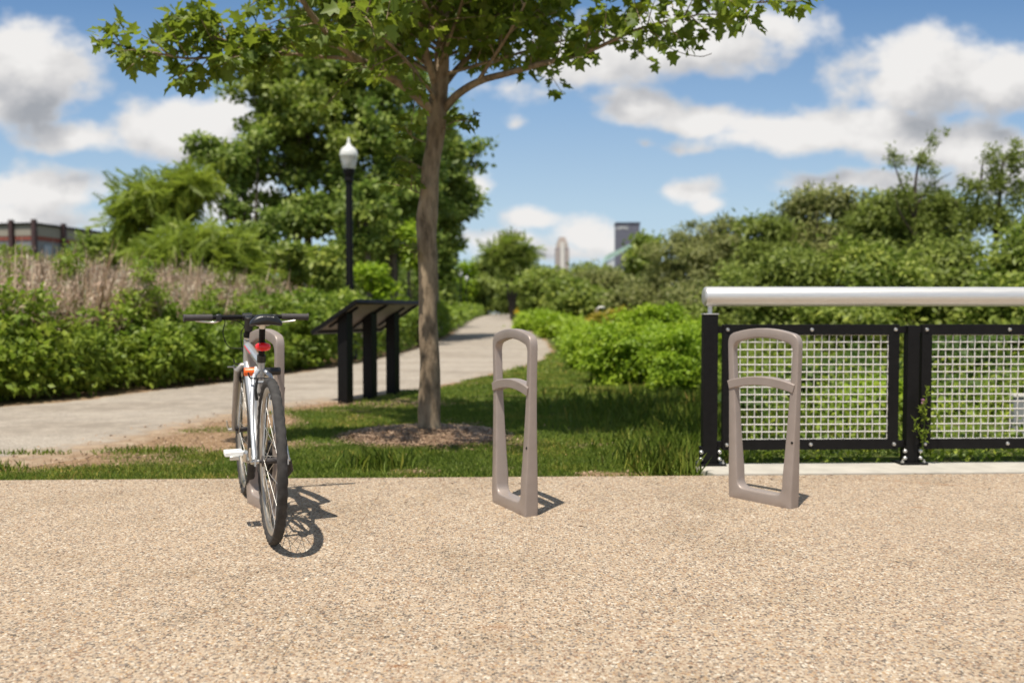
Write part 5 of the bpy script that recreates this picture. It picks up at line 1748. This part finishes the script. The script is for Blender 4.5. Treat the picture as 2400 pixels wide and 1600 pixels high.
for px, Y, ells, mat, nc, lab in (
        (1860, 17, [(1860, 640, 90, 70, 17), (1800, 720, 90, 90, 17), (1880, 760, 100, 100, 17), (1830, 850, 110, 80, 16)], 'leaf_olive', 170, 'leafy thicket tree behind the first mesh panel'),
        (2030, 16.5, [(2010, 620, 90, 70, 16.5), (2070, 680, 90, 80, 16.5), (2000, 760, 110, 90, 16), (2060, 850, 110, 80, 16)], 'leaf_mid', 180, 'mid green thicket tree above the second railing post'),
        (2220, 17.5, [(2210, 620, 80, 70, 17.5), (2160, 690, 80, 80, 17), (2260, 740, 110, 90, 17), (2190, 840, 110, 80, 16)], 'leaf_olive', 180, 'olive green thicket tree under the tall thin tree'),
        (2390, 15.5, [(2390, 640, 70, 60, 15.5), (2440, 620, 90, 90, 15.5), (2370, 730, 100, 90, 15), (2400, 840, 120, 80, 15)], 'leaf_mid', 180, 'darker thicket tree at the right edge above the handrail'),
        (1730, 19, [(1720, 700, 70, 60, 19), (1690, 770, 70, 70, 19), (1770, 800, 80, 80, 18)], 'leaf_olive', 120, 'thicket tree just behind the silver handrail end'),
        (1650, 22, [(1630, 720, 70, 70, 22), (1580, 740, 60, 50, 22), (1680, 790, 80, 60, 22)], 'leaf_willow', 110, 'grey green low tree behind the bright bushes')):
    plant('scrub_tree', lab, 'tree', (X_(px, Y), Y), ells, M[mat], int(nc * .8), .34, 110, .135, .46, trunk=.06, bark='dark_bark', group=G, limbs=6)
G = 'shrubs right behind the mesh railing'
for px, Y, py, rx, rz, mat, lab in ((1760, 8.2, 985, 75, 70, 'leaf_shade', 'shrub behind the left part of the first mesh panel'), (1890, 8.8, 955, 90, 85, 'leaf_shade', 'shaded shrub behind the middle of the first mesh panel'),
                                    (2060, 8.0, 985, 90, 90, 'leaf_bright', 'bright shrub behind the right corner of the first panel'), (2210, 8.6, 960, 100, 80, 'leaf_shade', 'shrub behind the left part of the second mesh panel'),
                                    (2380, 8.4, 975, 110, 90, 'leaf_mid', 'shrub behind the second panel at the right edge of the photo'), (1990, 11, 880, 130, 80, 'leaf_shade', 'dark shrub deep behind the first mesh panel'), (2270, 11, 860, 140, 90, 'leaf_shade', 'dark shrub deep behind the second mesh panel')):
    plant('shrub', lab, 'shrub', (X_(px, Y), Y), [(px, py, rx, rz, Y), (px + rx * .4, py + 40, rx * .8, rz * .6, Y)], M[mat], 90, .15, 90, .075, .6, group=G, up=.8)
# low weeds covering the bank behind the railing
n = 34000
X = .9 + 8.5 * RNG.random(n); Y = 5.48 + 14 * RNG.random(n) ** 1.7
kp = (Y > EDGE(X) + .37) & (X > np.interp(Y, [5.4, 6.2, 8, 10, 13, 18], [1.35, 1.8, 2.4, 2.2, 1.9, 2.0]))
X, Y = X[kp], Y[kp]; n = len(X)
z = RNG.random(n) ** .8 * (.10 + .34 * fnoise(X, Y, .5, 71) * np.clip((Y - EDGE(X)) / 1.2, .25, 1.6))
tag(obj('ground_cover', leaves('ground_cover', np.stack([X, Y, z], -1), rdir(n), unit(rdir(n) * .7 + np.array([0, -.2, .8])), .03 + .045 * RNG.random(n), .03, M['weed'])), kind='stuff')

# thistle by the second post
th = empty('thistle', (at(2166, 1090, 5.36).x, 5.36, 0))
tag(th, 'spindly thistle with a pink bud growing beside the second railing post', 'thistle')
m = MB()
st = [((0, .06, -.02), (.008, .03, .2), (.004, .0, .42), (.012, 0, .50)), ((.004, .02, .16), (-.05, -.01, .24), (-.075, -.02, .30)), ((.006, .02, .2), (.05, -.01, .28), (.08, -.02, .36)), ((.004, .01, .30), (-.02, -.01, .36), (-.024, -.02, .40))]
for s in st: m.tube(catmull(s, 5), .0035, 6)
m.build('stem', M['weed'], th)
pl_, dl_ = [], []
for s in st:
    for p in catmull(s, 7):
        for _ in range(2):
            pl_.append(np.array(p) + RNG.normal(size=3) * .006); dl_.append(unit(RNG.normal(size=3) + np.array([0, -.2, .5])))
obj('foliage', leaves('thistle_leaves', np.array(pl_), np.array(dl_), rdir(len(pl_)), .035, .012, M['weed'], T_SLIM, RNG.random(len(pl_)) * .4 + .5), th)
m = MB(); m.lathe([(.001, 0), (.009, .006), (.010, .014), (.006, .02), (.012, .034), (.001, .036)], 10, Matrix.Translation((-.024, -.02, .40)), cap=False); m.build('bud', M['flower_p'], th)

# far trees closing the end of the path
G = 'far trees at the end of the path'
for px, Y, ells, mat, nc, cr_, lf, lab, tmpl in (
        (1200, 75, [(1200, 580, 34, 16, 75), (1175, 590, 26, 12, 75), (1225, 590, 22, 12, 75), (1200, 610, 26, 28, 75)], 'leaf_mid', 36, .5, .5, 'feathery palm shaped tree below the utility pole', T_FROND),
        (1080, 104, [(1078, 660, 42, 46, 104), (1066, 704, 36, 34, 104)], 'leaf_bright', 60, .9, .5, 'bright tree behind the two farthest lamps', None),
        (1140, 105, [(1145, 650, 50, 50, 105), (1130, 700, 50, 40, 105)], 'leaf_olive', 60, 1.0, .5, 'far tree above the left edge of the path end', None),
        (1215, 92, [(1210, 655, 48, 50, 92), (1225, 700, 50, 36, 92)], 'leaf_olive', 70, .95, .5, 'far tree straight behind the end of the path', None),
        (1285, 70, [(1268, 668, 46, 42, 70), (1300, 706, 54, 44, 70)], 'leaf_mid', 80, .8, .4, 'mid green tree below the pale stepped skyscraper', None),
        (1350, 52, [(1340, 700, 52, 52, 52), (1375, 722, 40, 46, 52), (1385, 690, 24, 26, 52)], 'leaf_mid', 90, .62, .3, 'rounded green tree left of the weathered wooden post', None),
        (1410, 66, [(1400, 668, 56, 36, 66), (1450, 694, 50, 44, 66), (1430, 720, 60, 40, 66)], 'leaf_willow', 90, .8, .4, 'grey green tree below the sloping green roof', None),
        (1480, 44, [(1490, 705, 50, 56, 44), (1525, 720, 56, 48, 44)], 'leaf_willow', 100, .6, .3, 'shaded willow right of the yellowing bush', None),
        (1330, 120, [(1320, 662, 60, 30, 120), (1270, 655, 40, 30, 120), (1380, 650, 60, 30, 120)], 'leaf_olive', 70, 1.2, .6, 'far tree line clump at the foot of the pale skyscraper', None),
        (1036, 46, [(1030, 600, 26, 50, 46), (1026, 660, 22, 60, 46), (1015, 690, 26, 40, 46)], 'leaf_dark', 80, .6, .3, 'dark tree behind the nearest of the far lamp posts', None)):
    if tmpl is T_FROND:
        fronds('feathery_tree', lab, (X_(px, Y), Y), [e for e in ells], int(nc * 2), M[mat], 1.25, .15, group=G)
    else:
        plant('far_tree', lab, 'tree', (X_(px, Y), Y), ells, M[mat], nc, cr_, 110, lf, .55, trunk=.15, bark='dark_bark', group=G, limbs=4)
P, D, N, rn = crown_np([(x, 150 + 12 * math.sin(x), 3.2 + .9 * math.sin(x * .7), 7, 5, 3.0 + .8 * math.cos(x * .31)) for x in range(-70, 90, 8)], 420, 1.9, 60)
tag(obj('far_wood', leaves('far_wood', P, D, N, .9, .55, M['leaf_olive'], T_DIAMOND, rn)), kind='stuff')
